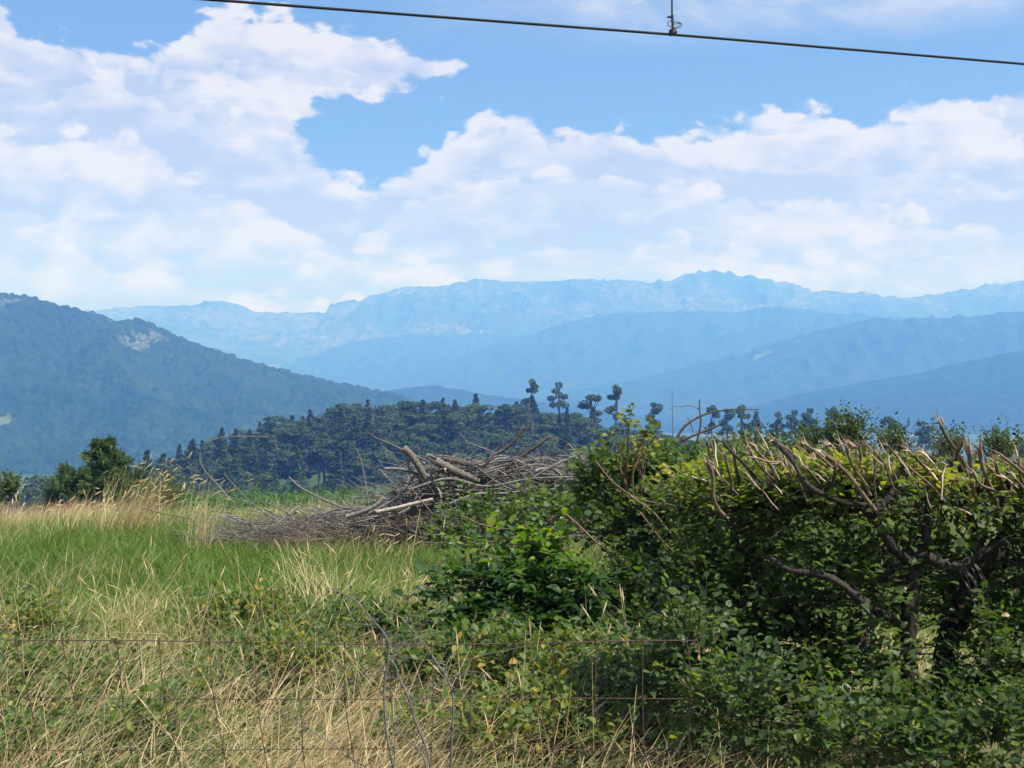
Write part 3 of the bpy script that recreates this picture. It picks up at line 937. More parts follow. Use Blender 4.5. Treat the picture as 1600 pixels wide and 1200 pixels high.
        if heads:
            k = rng.choice(n, max(3, n // 5), replace=False)
            dd = unit(np.stack([np.cos(np.full(len(k), lean_dir)), np.sin(np.full(len(k), lean_dir)), rng.uniform(0.1, 1.2, len(k))], -1) + rng.normal(0, .55, (len(k), 3)))
            L = rng.uniform(0.05, 0.11, len(k))[:, None]
            pp = np.stack([t[k] - dd * 0.01, t[k] + dd * L * 0.35, t[k] + dd * L * 0.7, t[k] + dd * L], 1)
            tubes(g, pp, np.array([[0.002, 0.0055, 0.005, 0.001]]) * (d / 14), 5, 0.6)
        g.obj('blades', M_STRAW, root)
    tussock(205, 815, 15.2, 300, 0.40, 0.95, 0.17, 0.2, 0.55, 'largest tawny grass tussock leaning right beside the dark conifer', 0.1)
    tussock(120, 812, 15.4, 90, 0.3, 0.6, 0.2, 0.9, 0.5, 'low tawny grass tussock below the dark conifer')
    tussock(313, 828, 13.4, 50, 0.40, 0.95, 0.06, 0.2, 0.35, 'sparse upright straw tussock left of the brush pile')
    tussock(490, 950, 9.6, 80, 0.26, 0.60, 0.09, 2.4, 0.5, 'pale straw tussock fanning out in the middle of the green meadow')
    tussock(545, 948, 9.8, 36, 0.18, 0.36, 0.1, 1.2, 0.4, 'short pale straw tussock in the meadow behind the bare thorn stems')
    tussock(205, 985, 9.0, 70, 0.18, 0.42, 0.12, 2.2, 0.6, 'tangled straw tussock at the near edge of the green meadow')
    tussock(640, 930, 9.6, 70, 0.18, 0.38, 0.14, 0.6, 0.4, 'yellow straw tussock against the left side of the broad-leaved shrub')
    tussock(30, 800, 16.4, 120, 0.18, 0.42, 0.35, 0.8, 0.5, 'reddish dry tussock at the left end of the meadow crest', -0.35)
    tussock(590, 855, 12.6, 60, 0.15, 0.34, 0.2, 0.5, 0.4, 'short dry tussock at the foot of the brush pile')
build_grass()

# ------------------------------------------------------------------ brush pile
def build_brush():
    D0 = 13.9
    prof_x = [300, 340, 380, 450, 560, 600, 640, 680, 750, 850, 900, 960, 1040]
    prof_y = [848, 846, 824, 816, 806, 784, 756, 733, 722, 728, 726, 734, 790]
    top = lambda x: EYE - (np.interp(800 + x / D0 * F, prof_x, prof_y) - 600) / F * D0
    x_of = lambda px: (px - 800) / F * D0
    # twelve kinds of stick; each stick of the heap is one of them
    kinds = []
    for k in range(14):
        g = Geo()
        L = rng.uniform(0.7, 2.0)
        rad = rng.uniform(0.006, 0.017)
        c = wobble((-L / 2, 0, 0), (L / 2, 0, 0), 12, 0.035)[0]
        tubes(g, c, np.linspace(rad, rad * 0.45, 12)[None], 7, 0.5, cap=1)
        nb = rng.integers(4, 8)
        i = rng.integers(3, 11, nb)
        a = c[i]
        e = a + np.stack([rng.uniform(0.1, 0.35, nb), rng.normal(0, 0.12, nb), rng.normal(0, 0.10, nb)], -1)
        tubes(g, wobble(a, e, 6, 0.06), np.linspace(rad * 0.45, rad * 0.15, 6)[None], 5, 0.3)
        kinds.append(g.mesh('stick', [[M_STICK, M_GREYTWIG, M_STICK, M_BARK][k % 4], M_CUT]))
    n = 290
    for i in range(n):
        px = rng.uniform(385, 985) if i % 3 == 0 else rng.uniform(560, 960)
        x = x_of(px)
        zt = top(x)
        z0 = ground_z(x, D0)
        u = 1 - rng.uniform(0, 1) ** 1.7 if i > 90 else 1.0 - 0.10 * rng.uniform()
        z = z0 + 0.03 + (zt - z0 - 0.05) * u
        half = 0.75 * (1.1 - u * 0.55)
        y = D0 + (rng.uniform(-half, half) if u < 0.9 else rng.uniform(-0.5, 0.35))
        o = bpy.data.objects.new('cut_branch', kinds[rng.integers(len(kinds))])
        sc.collection.objects.link(o)
        o.location = (x, y, z)
        fl = np.pi if rng.uniform() < 0.5 else 0.0
        slope = math.atan2(top(x + 0.25) - top(x - 0.25), 0.5)
        o.rotation_euler = (rng.uniform(0, 6.28), -slope * 0.7 * (1 if fl == 0 else -1) + rng.normal(0, 0.15 if i % 3 else 0.40), fl + rng.normal(0.0, 0.65))
        s = rng.uniform(0.5, 1.0) * (0.75 if u > 0.85 else 1.0)
        o.scale = (s, rng.uniform(0.7, 1.2), rng.uniform(0.7, 1.2))
        tag(o, 'grey cut branch lying crosswise among the others heaped in the brush pile', 'branch', 'cut branches heaped in the brush pile')
    # the fine brushwood between them
    g = Geo()
    n = 2300
    px = rng.uniform(372, 1000, n)
    x = x_of(px)
    z0 = ground_z(x, D0)
    u = rng.uniform(0, 1, n) ** 0.8
    z = z0 + (top(x) - z0) * u * 0.97
    y = D0 + rng.uniform(-1, 1, n) * 0.8 * (1.1 - 0.6 * u)
    a = np.stack([x, y, z], -1)
    ang = rng.normal(0, 0.5, n) + np.where(rng.uniform(0, 1, n) < 0.5, np.pi, 0)
    L = rng.uniform(0.2, 0.8, n)
    b = a + np.stack([np.cos(ang) * L, np.sin(ang) * L * 0.8, rng.normal(0, 0.10, n) * L * 2 + 0.02], -1)
    red = (px < 680) & (u < 0.5)
    tubes(g, wobble(a[~red], b[~red], 5, 0.05), np.array([[1, .9, .75, .6, .35]]) * rng.uniform(0.002, 0.0062, (int((~red).sum()), 1)), 4, rng.uniform(0, 1, int((~red).sum())), 0)
    tubes(g, wobble(a[red], b[red], 5, 0.07), np.array([[1, .9, .75, .6, .35]]) * rng.uniform(0.0015, 0.004, (int(red.sum()), 1)), 4, rng.uniform(0, 1, int(red.sum())), 1)
    # hanging brown shreds at the left foot
    m = 420
    px = rng.uniform(430, 690, m)
    a = np.stack([x_of(px), D0 - rng.uniform(0.45, 0.85, m), EYE - (rng.uniform(800, 850, m) - 600) / F * 13.3], -1)
    b = a + np.stack([rng.normal(0, 0.14, m), rng.normal(-0.05, 0.08, m), -rng.uniform(0.0, 0.2, m)], -1)
    tubes(g, wobble(a, b, 4, 0.1), np.array([[1, .9, .7, .4]]) * rng.uniform(0.0015, 0.003, (m, 1)), 3, rng.uniform(0, 1, m), 1)
    tag(g.obj('brushwood', [M_STICK, M_BROWN]), kind='stuff')

    def log(name, ctrl, r0, r1, bark, label, cat='log', d=13.5, twigs_at=(), k=30, dd=None):
        pts = np.array([P(x, y, d + (dd[i] if dd else 0.0)) for i, (x, y) in enumerate(ctrl)])
        root = empty(name, pts[0], label, cat, 'single branches and logs of the brush pile')
        g = Geo()
        c = spline(pts, k)
        rad = np.linspace(r0, r1, k) * (1 + 0.08 * np.sin(np.arange(k) * 1.7 + r0 * 900))
        tubes(g, c, rad[None], 14, rough=0.05)
        g.obj('bark', bark, root)
        gc = Geo()
        for e, s in ((0, -1), (-1, 1)):
            dirn = unit(c[e] - c[1 if e == 0 else -2])
            rr = rad[e] * 0.97
            tubes(gc, np.array([c[e] - dirn * 0.004, c[e] + dirn * 0.003]), np.array([[rr, rr]]), 12, 0.5, cap=True)
        gc.obj('cut_face', M_CUT, root)
        for tw in twigs_at:
            gt = Geo()
            tubes(gt, spline([P(x, y, d) for x, y in tw], 9), np.linspace(max(r1 * 0.4, 0.004), 0.0022, 9)[None], 6)
            gt.obj('twig', bark, root)
        return root
    log('cut_log', [(668, 752), (655, 730), (643, 712), (631, 701)], 0.030, 0.036, M_LOG, 'short thick log sticking up to the left from the brush pile', d=13.4,
        twigs_at=[[(634, 706), (608, 693), (585, 683), (570, 672)], [(646, 712), (662, 718), (681, 730)], [(640, 720), (620, 733), (601, 739)]])
    log('cut_log', [(682, 721), (700, 731), (722, 741), (748, 752)], 0.043, 0.032, M_LOG, 'thickest sawn log lying on top of the brush pile, its end facing left', d=13.3)
    log('cut_log', [(695, 716), (722, 723), (756, 729), (790, 738)], 0.030, 0.022, M_BARK, 'thin dark log lying just behind the thickest sawn log', d=13.7)
    log('cut_log', [(588, 800), (618, 794), (650, 786), (676, 780)], 0.020, 0.014, M_PEELED, 'pale peeled log with no bark low on the brush pile', d=12.95)
    log('cut_branch', [(542, 807), (565, 800), (585, 791), (600, 778)], 0.022, 0.016, M_STICK, 'grey forked branch beside the left end of the pale peeled log', 'branch', d=13.0,
        twigs_at=[[(585, 791), (604, 770), (640, 760)], [(560, 802), (553, 795), (546, 786), (537, 776)]])
    log('cut_branch', [(735, 738), (765, 716), (795, 697), (820, 668)], 0.022, 0.014, M_BARK, 'dark straight branch rising right behind the thickest sawn log', 'branch', d=13.9,
        twigs_at=[[(780, 720), (800, 702), (818, 688)]])
    log('cut_branch', [(768, 748), (792, 730), (822, 708), (858, 683)], 0.024, 0.014, M_BARK, 'dark forked branch rising to the right on top of the brush pile', 'branch', d=13.7,
        twigs_at=[[(775, 742), (760, 722), (772, 715)], [(800, 724), (830, 713), (880, 706), (915, 700)], [(858, 683), (880, 688), (888, 700), (882, 722)]])
    log('cut_branch', [(745, 730), (790, 716), (840, 730), (900, 742)], 0.016, 0.010, M_STICK, 'bent grey branch sagging across the right half of the brush pile', 'branch', d=13.6)
    log('cut_branch', [(830, 748), (868, 726), (900, 712), (916, 702)], 0.012, 0.008, M_STICK, 'thin grey branch climbing toward the leafy thicket', 'branch', d=13.2)
    log('cut_branch', [(575, 785), (571, 758), (566, 728), (558, 702)], 0.009, 0.004, M_STICK, 'thin pale stick standing nearly upright in front of the corn', 'branch', d=13.2)
    log('cut_branch', [(532, 792), (500, 778), (470, 762), (452, 746)], 0.010, 0.006, M_STICK, 'thin pale stick slanting up left in front of the corn', 'branch', d=13.4,
        twigs_at=[[(470, 762), (464, 752), (452, 750)]])
    log('cut_branch', [(357, 778), (338, 756), (318, 733), (312, 712), (322, 693), (348, 683), (385, 682), (418, 683)], 0.008, 0.004, M_STICK, 'long arching bare twig curling right above the left end of the brush pile', 'branch', d=13.2, k=30)
    log('cut_branch', [(432, 812), (400, 792), (372, 765), (350, 740)], 0.007, 0.003, M_STICK, 'bare twig slanting up left from the low end of the brush pile', 'branch', d=13.1,
        twigs_at=[[(400, 792), (372, 780), (330, 770), (296, 768)]])
    log('cut_branch', [(345, 828), (360, 800), (380, 778), (424, 733)], 0.006, 0.003, M_STICK, 'straw-pale stick leaning right over the low end of the brush pile', 'branch', d=12.9)
    log('cut_branch', [(225, 794), (250, 801), (275, 806), (300, 811)], 0.007, 0.005, M_BROWN, 'brown stick lying low beside the large tussock', 'branch', d=14.2)
    log('cut_branch', [(640, 765), (700, 748), (760, 760), (830, 748), (900, 745)], 0.013, 0.008, M_STICK, 'long wavy pale branch lying across the front of the brush pile', 'branch', d=13.1, k=24)
    log('cut_branch', [(700, 788), (745, 772), (800, 770), (850, 757)], 0.012, 0.009, M_STICK, 'pale branch half buried in leaves at the front of the brush pile', 'branch', d=12.8, k=20)
build_brush()

def dead_branch():
    d = 9.6
    root = empty('dead_branch', P(1062, 705, d), 'bare forked dead branch poking up above the leafy thicket', 'branch')
    def st(ctrl, r0, r1, name='stem', k=14):
        g = Geo()
        tubes(g, spline([P(x, y, d) for x, y in ctrl], k), np.linspace(r0, r1, k)[None], 7)
        g.obj(name, M_BARK if name == 'stem' else M_GREYTWIG, root)
    st([(1050, 700), (1060, 680), (1072, 664), (1095, 650), (1115, 644), (1140, 640), (1186, 640)], 0.011, 0.004)
    st([(1050, 694), (1075, 684), (1100, 674), (1124, 664)], 0.010, 0.007)
    st([(1082, 712), (1090, 686), (1095, 660), (1093, 640), (1093, 624)], 0.009, 0.004)
    st([(1094, 640), (1080, 634), (1066, 635), (1052, 635)], 0.004, 0.002, 'twig')
    st([(1090, 690), (1115, 682), (1140, 682), (1152, 686)], 0.004, 0.003, 'twig')
    st([(1083, 676), (1078, 658), (1074, 652)], 0.005, 0.003, 'twig')
    st([(1034, 695), (1030, 684), (1026, 676)], 0.006, 0.003, 'twig')
    st([(1060, 679), (1072, 693), (1076, 700)], 0.004, 0.003, 'twig')
dead_branch()

def bare_thorn():
    d = 4.62
    root = empty('bare_thorn_shrub', P(640, 1290, d), 'bare grey thorny stems rising behind the wire fence', 'thorn shrub')
    root.location.z = 0.0
    def st(ctrl, r0, r1, thorns=14, name='stem', dd=0.0):
        c = spline([P(x, y, d + dd) for x, y in ctrl], 40)
        c += 0.0025 * np.sin(np.linspace(0, 23, 40))[:, None] * np.array([1, 0.5, 0])
        g = Geo()
        tubes(g, c, np.linspace(r0, r1, 40)[None], 6)
        i = rng.integers(2, 39, thorns)
        a = c[i]
        e = a + rng.normal(0, 0.022, (thorns, 3)) + np.array([0, 0, 0.008])
        tubes(g, wobble(a, e, 3, 0.02), np.array([[0.0014, 0.001, 0.0003]]), 4)
        g.obj(name, M_GREYTWIG, root)
    st([(622, 1330), (616, 1210), (604, 1140), (599, 1085), (607, 1035), (604, 1000), (585, 970), (553, 938), (520, 920)], 0.0052, 0.002, 40)
    st([(690, 1330), (674, 1205), (648, 1120), (625, 1060), (611, 1030)], 0.0048, 0.003, 26)
    st([(704, 1330), (705, 1200), (708, 1110), (700, 1062), (675, 1025), (650, 990), (625, 965), (600, 952)], 0.0052, 0.0018, 40, dd=0.1)
    st([(650, 1330), (665, 1200), (640, 1160), (608, 1130)], 0.003, 0.002, 12)
    st([(560, 1330), (575, 1215), (540, 1180), (500, 1150), (430, 1110)], 0.003, 0.0015, 14, dd=0.15)
    for ctrl in ([(606, 1010), (640, 1000), (690, 985)], [(608, 1025), (660, 1030), (700, 1040)], [(605, 1000), (580, 1010), (545, 1040)], [(690, 1046), (750, 1025), (830, 1008)],
                 [(603, 1050), (560, 1060), (530, 1075)], [(640, 1100), (665, 1085), (690, 1060)], [(606, 1075), (650, 1072), (720, 1060)], [(600, 985), (560, 975), (500, 985)],
                 [(700, 1062), (735, 1050), (760, 1052)], [(612, 1035), (585, 1048), (566, 1052)], [(610, 1020), (640, 1012), (668, 1000)]):
        st(ctrl, 0.0016, 0.0008, 5, 'twig')
bare_thorn()

# ------------------------------------------------------------------ shrubs
def shrub(name, base, lobes, ntw, mat, label, cat, group=None, length=0.24, nleaf=9, size=0.05, shape=LEAF_OVATE, r_of=None, stem_mat=None, canes=(), d=8.0,
          lo=0.4, tw=0.0016, flat=0.55, up=0.35, clip=None, nsec=90, foliage='foliage', droop=0.15, out=1.0):
    """A shrub: stems from the ground to every lobe, side shoots, and leafy twigs through the lobes' volume."""
    base = np.array(base, float)
    base[2] = float(ground_z(base[0], base[1]))
    root = empty(name, base, label, cat, group)
    L = np.array(lobes, float)
    zmin, zmax = (L[:, 2] - L[:, 5]).min(), (L[:, 2] + L[:, 5]).max()
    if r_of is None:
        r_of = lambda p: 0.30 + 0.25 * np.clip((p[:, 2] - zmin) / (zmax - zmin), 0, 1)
    gs, gl = Geo(), Geo()
    inner = L.copy()
    inner[:, 3:] = np.maximum(inner[:, 3:] - 0.8 * length, 0.3 * inner[:, 3:])
    o, dr, k = lobe_points(inner, ntw, lo)
    if clip is not None:
        ok = clip(o)
        o, dr, k = o[ok], dr[ok], k[ok]
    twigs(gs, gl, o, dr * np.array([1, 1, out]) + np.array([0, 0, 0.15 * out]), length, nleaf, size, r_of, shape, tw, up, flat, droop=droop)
    # stems and side shoots that carry them
    foot = base + np.concatenate([rng.normal(0, 0.06, (len(L), 2)), np.full((len(L), 1), -0.03)], 1)
    mains = wobble(foot, L[:, :3] + L[:, 3:] * np.array([0, 0, 0.2]), 9, 0.05)
    tubes(gs, mains, np.linspace(0.012, 0.005, 9)[None], 6, 0.4)
    s = rng.choice(len(o), min(nsec, len(o)), replace=False)
    tubes(gs, wobble(mains[k[s], 6], o[s], 6, 0.05), np.linspace(0.0045, 0.0018, 6)[None], 4, 0.6)
    gs.obj('stems', stem_mat or M_BARK, root)
    gl.obj(foliage, mat, root)
    for c in canes:
        gc = Geo()
        pts = spline([P(x, y, c[0]) for x, y in c[1]], 18)
        tubes(gc, pts, np.linspace(c[2], c[2] * 0.5, 18)[None], 7)
        i = rng.integers(1, 17, 20)
        e = pts[i] + rng.normal(0, 0.01, (20, 3))
        tubes(gc, wobble(pts[i], e, 3, 0.02), np.array([[0.0015, 0.001, 0.0004]]), 3)
        gc.obj('cane', M_CANE, root)
    return root

def lob(px, py, d, rx, ry, depth):
    p = P(px, py, d)
    return (p[0], p[1], p[2], rx / F * d, depth, ry / F * d)

BR = 'bramble thickets'
# climbing over the front of the brush pile
shrub('bramble_thicket', P(780, 900, 11.6), [lob(740, 818, 11.8, 75, 34, .35), lob(860, 808, 11.8, 90, 34, .35), lob(800, 842, 11.2, 110, 44, .4), lob(700, 842, 11.0, 45, 40, .3), lob(920, 820, 11.2, 60, 45, .35)],
      300, M_BRAMBLE, 'sparse bramble scrambling over the front of the brush pile', 'bramble', BR, 0.22, 9, 0.042, LEAF_ROUND, stem_mat=M_BROWN, lo=0.2,
      canes=[(11.0, [(640, 760), (665, 790), (690, 815), (740, 830)], .006), (10.9, [(720, 805), (760, 822), (800, 826), (830, 815)], .005), (10.8, [(870, 860), (910, 850), (940, 830), (900, 800)], .005)])
# the big thicket
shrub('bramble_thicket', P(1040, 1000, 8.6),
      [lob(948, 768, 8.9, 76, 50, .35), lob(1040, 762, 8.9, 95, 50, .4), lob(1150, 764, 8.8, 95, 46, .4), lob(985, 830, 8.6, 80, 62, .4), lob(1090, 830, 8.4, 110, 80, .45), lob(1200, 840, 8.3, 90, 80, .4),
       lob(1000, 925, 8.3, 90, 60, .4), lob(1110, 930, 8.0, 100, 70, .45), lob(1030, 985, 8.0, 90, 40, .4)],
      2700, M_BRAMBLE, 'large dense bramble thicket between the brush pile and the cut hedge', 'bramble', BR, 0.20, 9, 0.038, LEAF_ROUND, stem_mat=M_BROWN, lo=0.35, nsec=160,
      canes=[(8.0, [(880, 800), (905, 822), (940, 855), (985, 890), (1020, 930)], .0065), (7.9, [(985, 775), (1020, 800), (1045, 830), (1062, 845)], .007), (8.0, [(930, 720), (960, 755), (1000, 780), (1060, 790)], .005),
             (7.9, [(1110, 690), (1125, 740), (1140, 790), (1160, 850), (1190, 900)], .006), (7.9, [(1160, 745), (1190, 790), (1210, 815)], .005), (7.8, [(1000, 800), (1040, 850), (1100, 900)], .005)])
# tall shoot with yellowing leaves
def r_shoot(p):
    return np.clip(0.55 + 0.45 * rng.uniform(0, 1, len(p)), 0, 1)
shrub('bramble_shoot', P(1000, 960, 8.4), [lob(982, 672, 8.4, 18, 18, .1), lob(1005, 688, 8.4, 20, 12, .1), lob(960, 708, 8.5, 35, 14, .15), lob(1005, 714, 8.5, 40, 16, .15)], 26, M_BRAMBLE,
      'tall bramble shoot with yellow and orange leaves topping the thicket', 'bramble', BR, 0.14, 7, 0.045, LEAF_OVATE, r_of=r_shoot, stem_mat=M_CANE, lo=0.0, nsec=6)
# broad-leaved shrub with flat layered sprays
def r_broad(p):
    return 0.32 + 0.55 * smooth((p[:, 2] - 0.45) / 0.3)
shrub('broad_leaved_shrub', P(775, 1130, 7.7),
      [lob(745, 862, 8.0, 50, 10, .22), lob(840, 880, 7.9, 120, 12, .3), lob(740, 902, 7.8, 70, 12, .25), lob(880, 912, 7.8, 110, 16, .3), lob(700, 925, 7.7, 60, 12, .2), lob(800, 930, 7.8, 110, 22, .3), lob(900, 945, 7.7, 90, 22, .25),
       lob(740, 960, 7.6, 70, 12, .2), lob(720, 992, 7.5, 100, 14, .25), lob(830, 985, 7.6, 110, 24, .3), lob(900, 1010, 7.5, 80, 30, .25), lob(650, 1008, 7.4, 70, 16, .2), lob(770, 1032, 7.5, 90, 20, .2)],
      330, M_BROAD, 'dark broad-leaved shrub with flat layered sprays in front of the brush pile', 'shrub', None, 0.24, 9, 0.066, LEAF_OVATE, r_of=r_broad, lo=0.2, flat=1.5, up=0.05, droop=0.12, nsec=110, out=0.15)
# shrubs behind the hedge
for lobes, n, lab in (
        ([lob(1320, 704, 11.5, 75, 26, .4), lob(1265, 716, 11.5, 50, 18, .4), lob(1395, 714, 11.6, 60, 22, .4), lob(1330, 686, 11.5, 45, 20, .3)], 420, 'fine-leaved grey-green bush rising behind the middle of the cut hedge'),
        ([lob(1180, 726, 11.0, 70, 26, .4), lob(1120, 734, 11.0, 50, 20, .4), lob(1230, 728, 11.0, 50, 20, .4)], 300, 'fine-leaved green bush behind the left end of the cut hedge'),
        ([lob(1480, 718, 12.0, 60, 18, .4), lob(1560, 716, 12.0, 60, 22, .4), lob(1650, 712, 12.0, 60, 24, .4)], 300, 'low green bush behind the right end of the cut hedge')):
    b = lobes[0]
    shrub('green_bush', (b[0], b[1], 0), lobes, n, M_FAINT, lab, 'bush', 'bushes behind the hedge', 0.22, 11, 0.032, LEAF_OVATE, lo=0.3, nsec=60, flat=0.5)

# bramble clumps in the grass
def clump(px, py, d, w, h, n, label, bright=0.0, size=0.042):
    c = P(px, py, d)
    z = float(ground_z(c[0], c[1]))
    rx = w / F * d
    h = h * 0.72
    lobes = [(c[0] + rng.uniform(-.8, .8) * rx, d + rng.uniform(-.45, .45), z + h * rng.uniform(0.3, 0.6), rx * 0.6, 0.4, h * 0.4) for _ in range(6)]
    shrub('bramble_clump', (c[0], d, z), lobes, int(n * 2.1), M_BRAMBLE, label, 'bramble', 'low bramble clumps in the grass', 0.16, 7, size, LEAF_OVATE,
          r_of=lambda p: 0.62 + bright + 0 * p[:, 0], stem_mat=M_CANE, lo=0.1, nsec=25, flat=0.9, up=0.2)
clump(25, 1040, 6.9, 60, 0.30, 70, 'dark green bramble clump at the left edge behind the fence')
clump(20, 985, 8.4, 60, 0.26, 60, 'yellowing bramble clump at the left edge of the meadow', 0.14)
clump(120, 1095, 6.5, 75, 0.22, 70, 'low bramble clump behind the second gap of the fence')
clump(365, 990, 8.5, 70, 0.26, 75, 'bramble clump with bright yellow leaves in front of the meadow', 0.16)
clump(255, 1130, 6.1, 60, 0.24, 60, 'bramble clump low down between the straw left of centre')
clump(490, 1040, 7.2, 70, 0.32, 90, 'bright green bramble clump left of the bare thorn stems', 0.12)
clump(400, 1055, 7.3, 60, 0.2, 60, 'small dark bramble clump left of the bright green one')
clump(570, 1075, 6.9, 55, 0.24, 60, 'bramble clump right behind the bare thorn stems', 0.06)
clump(575, 985, 8.3, 70, 0.26, 90, 'dark bramble clump under the top of the bare thorn stems', -0.15)
clump(800, 1150, 6.2, 95, 0.46, 190, 'leafy bright bramble clump in front of the broad-leaved shrub', 0.12)
clump(910, 1165, 6.0, 95, 0.46, 180, 'leafy bramble clump beside the foot of the hedge', 0.1)
clump(690, 1170, 6.2, 70, 0.22, 60, 'low bramble clump at the foot of the bare thorn stems')
clump(60, 1175, 5.9, 80, 0.18, 50, 'low sparse bramble clump in the bottom left corner')
clump(1010, 1190, 5.9, 70, 0.25, 70, 'low bramble clump in the grass left of the hedge')
clump(730, 1075, 7.1, 85, 0.50, 130, 'dark bramble clump under the left side of the broad-leaved shrub', -0.06)
clump(850, 1085, 6.9, 90, 0.52, 150, 'bramble clump under the right side of the broad-leaved shrub')
clump(955, 1095, 6.7, 90, 0.55, 160, 'thick bramble clump filling the gap between the broad-leaved shrub and the hedge')

# ------------------------------------------------------------------ the flail-cut hedge
def hedge_shrub(base, lobes, ntw, limbs, stubs, label, zcut, size=0.055, splinters=60, px_range=(1190, 1450), d=5.4, seed=0, thin=None):
    base = np.array(base, float)
    base[2] = float(ground_z(base[0], base[1]))
    root = empty('hedge_shrub', base, label, 'hedge shrub', 'shrubs of the cut hedge')
    gs, gl, gb = Geo(), Geo(), Geo()
    inner = np.array(lobes, float)
    inner[:, 3:] = np.maximum(inner[:, 3:] - 0.10, 0.3 * inner[:, 3:])
    o, dr, k = lobe_points(inner, int(ntw * 1.08), 0.15)
    o[:, 2] = np.minimum(o[:, 2], zcut(o) - rng.uniform(0.03, 0.14, len(o)))
    if thin is not None:
        ok = rng.uniform(0, 1, len(o)) < thin(o)
        o, dr = o[ok], dr[ok]
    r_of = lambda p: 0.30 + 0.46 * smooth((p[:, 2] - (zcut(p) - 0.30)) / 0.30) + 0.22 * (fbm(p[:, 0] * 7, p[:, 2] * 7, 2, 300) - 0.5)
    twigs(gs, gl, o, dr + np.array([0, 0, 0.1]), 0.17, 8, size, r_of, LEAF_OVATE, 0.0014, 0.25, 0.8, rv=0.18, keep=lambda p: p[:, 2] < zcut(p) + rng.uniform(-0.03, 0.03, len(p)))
    allp = []
    for name, ctrl, r0, r1 in limbs:
        pts = spline([P(x, y, dd - 0.02) for x, y, dd in ctrl], 48)
        pts += 0.006 * (1.6 if r0 > 0.02 else 1.0) * np.stack([np.sin(np.linspace(0, 14, 48) + r0 * 500), np.cos(np.linspace(0, 11, 48)), 0 * np.linspace(0, 1, 48)], -1)
        rad = np.linspace(r0, r1, 48) * 0.78 * (1 + 0.10 * np.sin(np.linspace(0, 19, 48) + r1 * 900))
        g = Geo()
        tubes(g, pts, rad[None], 14, cap=True, rough=0.07)
        g.obj(name, M_TRUNK, root)
        allp.append(pts[12::2])
    allp = np.concatenate(allp)
    s = rng.choice(len(o), min(260, len(o)), replace=False)
    d2 = ((o[s][:, None] - allp[None]) ** 2).sum(-1)
    near = np.argmin(d2, 1)
    ok = np.sqrt(d2.min(1)) < 0.34
    s, near = s[ok], near[ok]
    tubes(gs, wobble(allp[near], o[s], 7, 0.06), np.linspace(0.005, 0.0016, 7)[None], 5, 0.5)
    gs.obj('twigs', M_BARK, root)
    gl.obj('foliage', M_HEDGE, root)
    # cut stems with splintered pale ends
    for (x, y, dd, dx, L, r) in stubs:
        tip = P(x, y, dd)
        b = P(x + dx, y + L, dd + rng.uniform(0.05, 0.28))
        g = Geo()
        c = wobble(b, tip, 8, 0.03)[0]
        tubes(g, c, np.linspace(r * 1.15, r, 8)[None], 8, 0.5, 0)
        ax = unit(tip - c[-3])
        m = rng.integers(4, 7)
        sp = tip + rng.normal(0, r * 0.6, (m, 3))
        e = sp + ax * rng.uniform(0.015, 0.055, (m, 1)) + rng.normal(0, 0.012, (m, 3))
        tubes(g, np.stack([sp - ax * 0.03, sp, e], 1), np.array([[0.55, 0.5, 0.06]]) * r, 5, rng.uniform(0, 1, m), 1)
        g.obj('cut_stem', [M_BROWN if rng.uniform() < 0.85 else M_BARK, M_CUT], root)
    # shredded pale slivers among the tops
    g = Geo()
    n = splinters
    px = rng.uniform(px_range[0], px_range[1], n)
    dd = d + rng.uniform(-0.3, 0.35, n)
    py = rng.uniform(2, 85, n)
    a = np.stack([(px - 800) / F * dd, dd, 0 * px], -1)
    a[:, 2] = zcut(a) - py / F * dd
    L = rng.uniform(0.05, 0.16, n)[:, None]
    dirn = unit(np.stack([rng.normal(-0.55, 0.4, n), rng.normal(0, 0.4, n), rng.normal(0.85, 0.35, n)], -1))
    line = wobble(a, a + dirn * L, 4, 0.04)
    for i in range(n):
        g = Geo()
        tubes(g, line[i], np.array([[0.6, 1, 0.8, 0.15]]) * rng.uniform(0.002, 0.0048), 4, rng.uniform(), 0)
        g.obj('wood_sliver', M_CUT if i % 3 else M_BROWN, root)
    # withered brown leaves caught inside
    g = Geo()
    n = 70
    oo, dq, _ = lobe_points(lobes, n, 0.1, 0.9)
    oo[:, 2] = np.minimum(oo[:, 2], zcut(oo) - 0.08)
    leaves(g, oo, rng.normal(size=(n, 3)), rng.normal(size=(n, 3)), rng.uniform(0.02, 0.036, n), rng.uniform(0.94, 1, n), LEAF_OVATE)
    g.obj('withered_leaves', M_STRAW, root)
    return root

def zc_main(p):
    px = 800 + p[:, 0] / p[:, 1] * F
    return EYE - (np.interp(px, [900, 1060, 1150, 1210, 1300, 1400, 1500, 1600, 1900], [780, 735, 715, 712, 714, 714, 730, 728, 720]) - 600) / F * 5.4

def stubs_for(x0, x1, n, dmin=5.05, dmax=5.8):
    out = []
    for i in range(n):
        x = x0 + (x1 - x0) * (i + rng.uniform(0.1, 0.9)) / n
        y = np.interp(x, [900, 1060, 1150, 1210, 1300, 1400, 1500, 1600, 1900], [760, 735, 705, 694, 694, 700, 712, 716, 712]) + rng.uniform(-8, 40)
        L = rng.uniform(35, 105)
        out.append((x, y, rng.uniform(dmin, dmax), L * rng.uniform(-0.2, 1.25), L, rng.uniform(0.0028, 0.0075)))
    return out

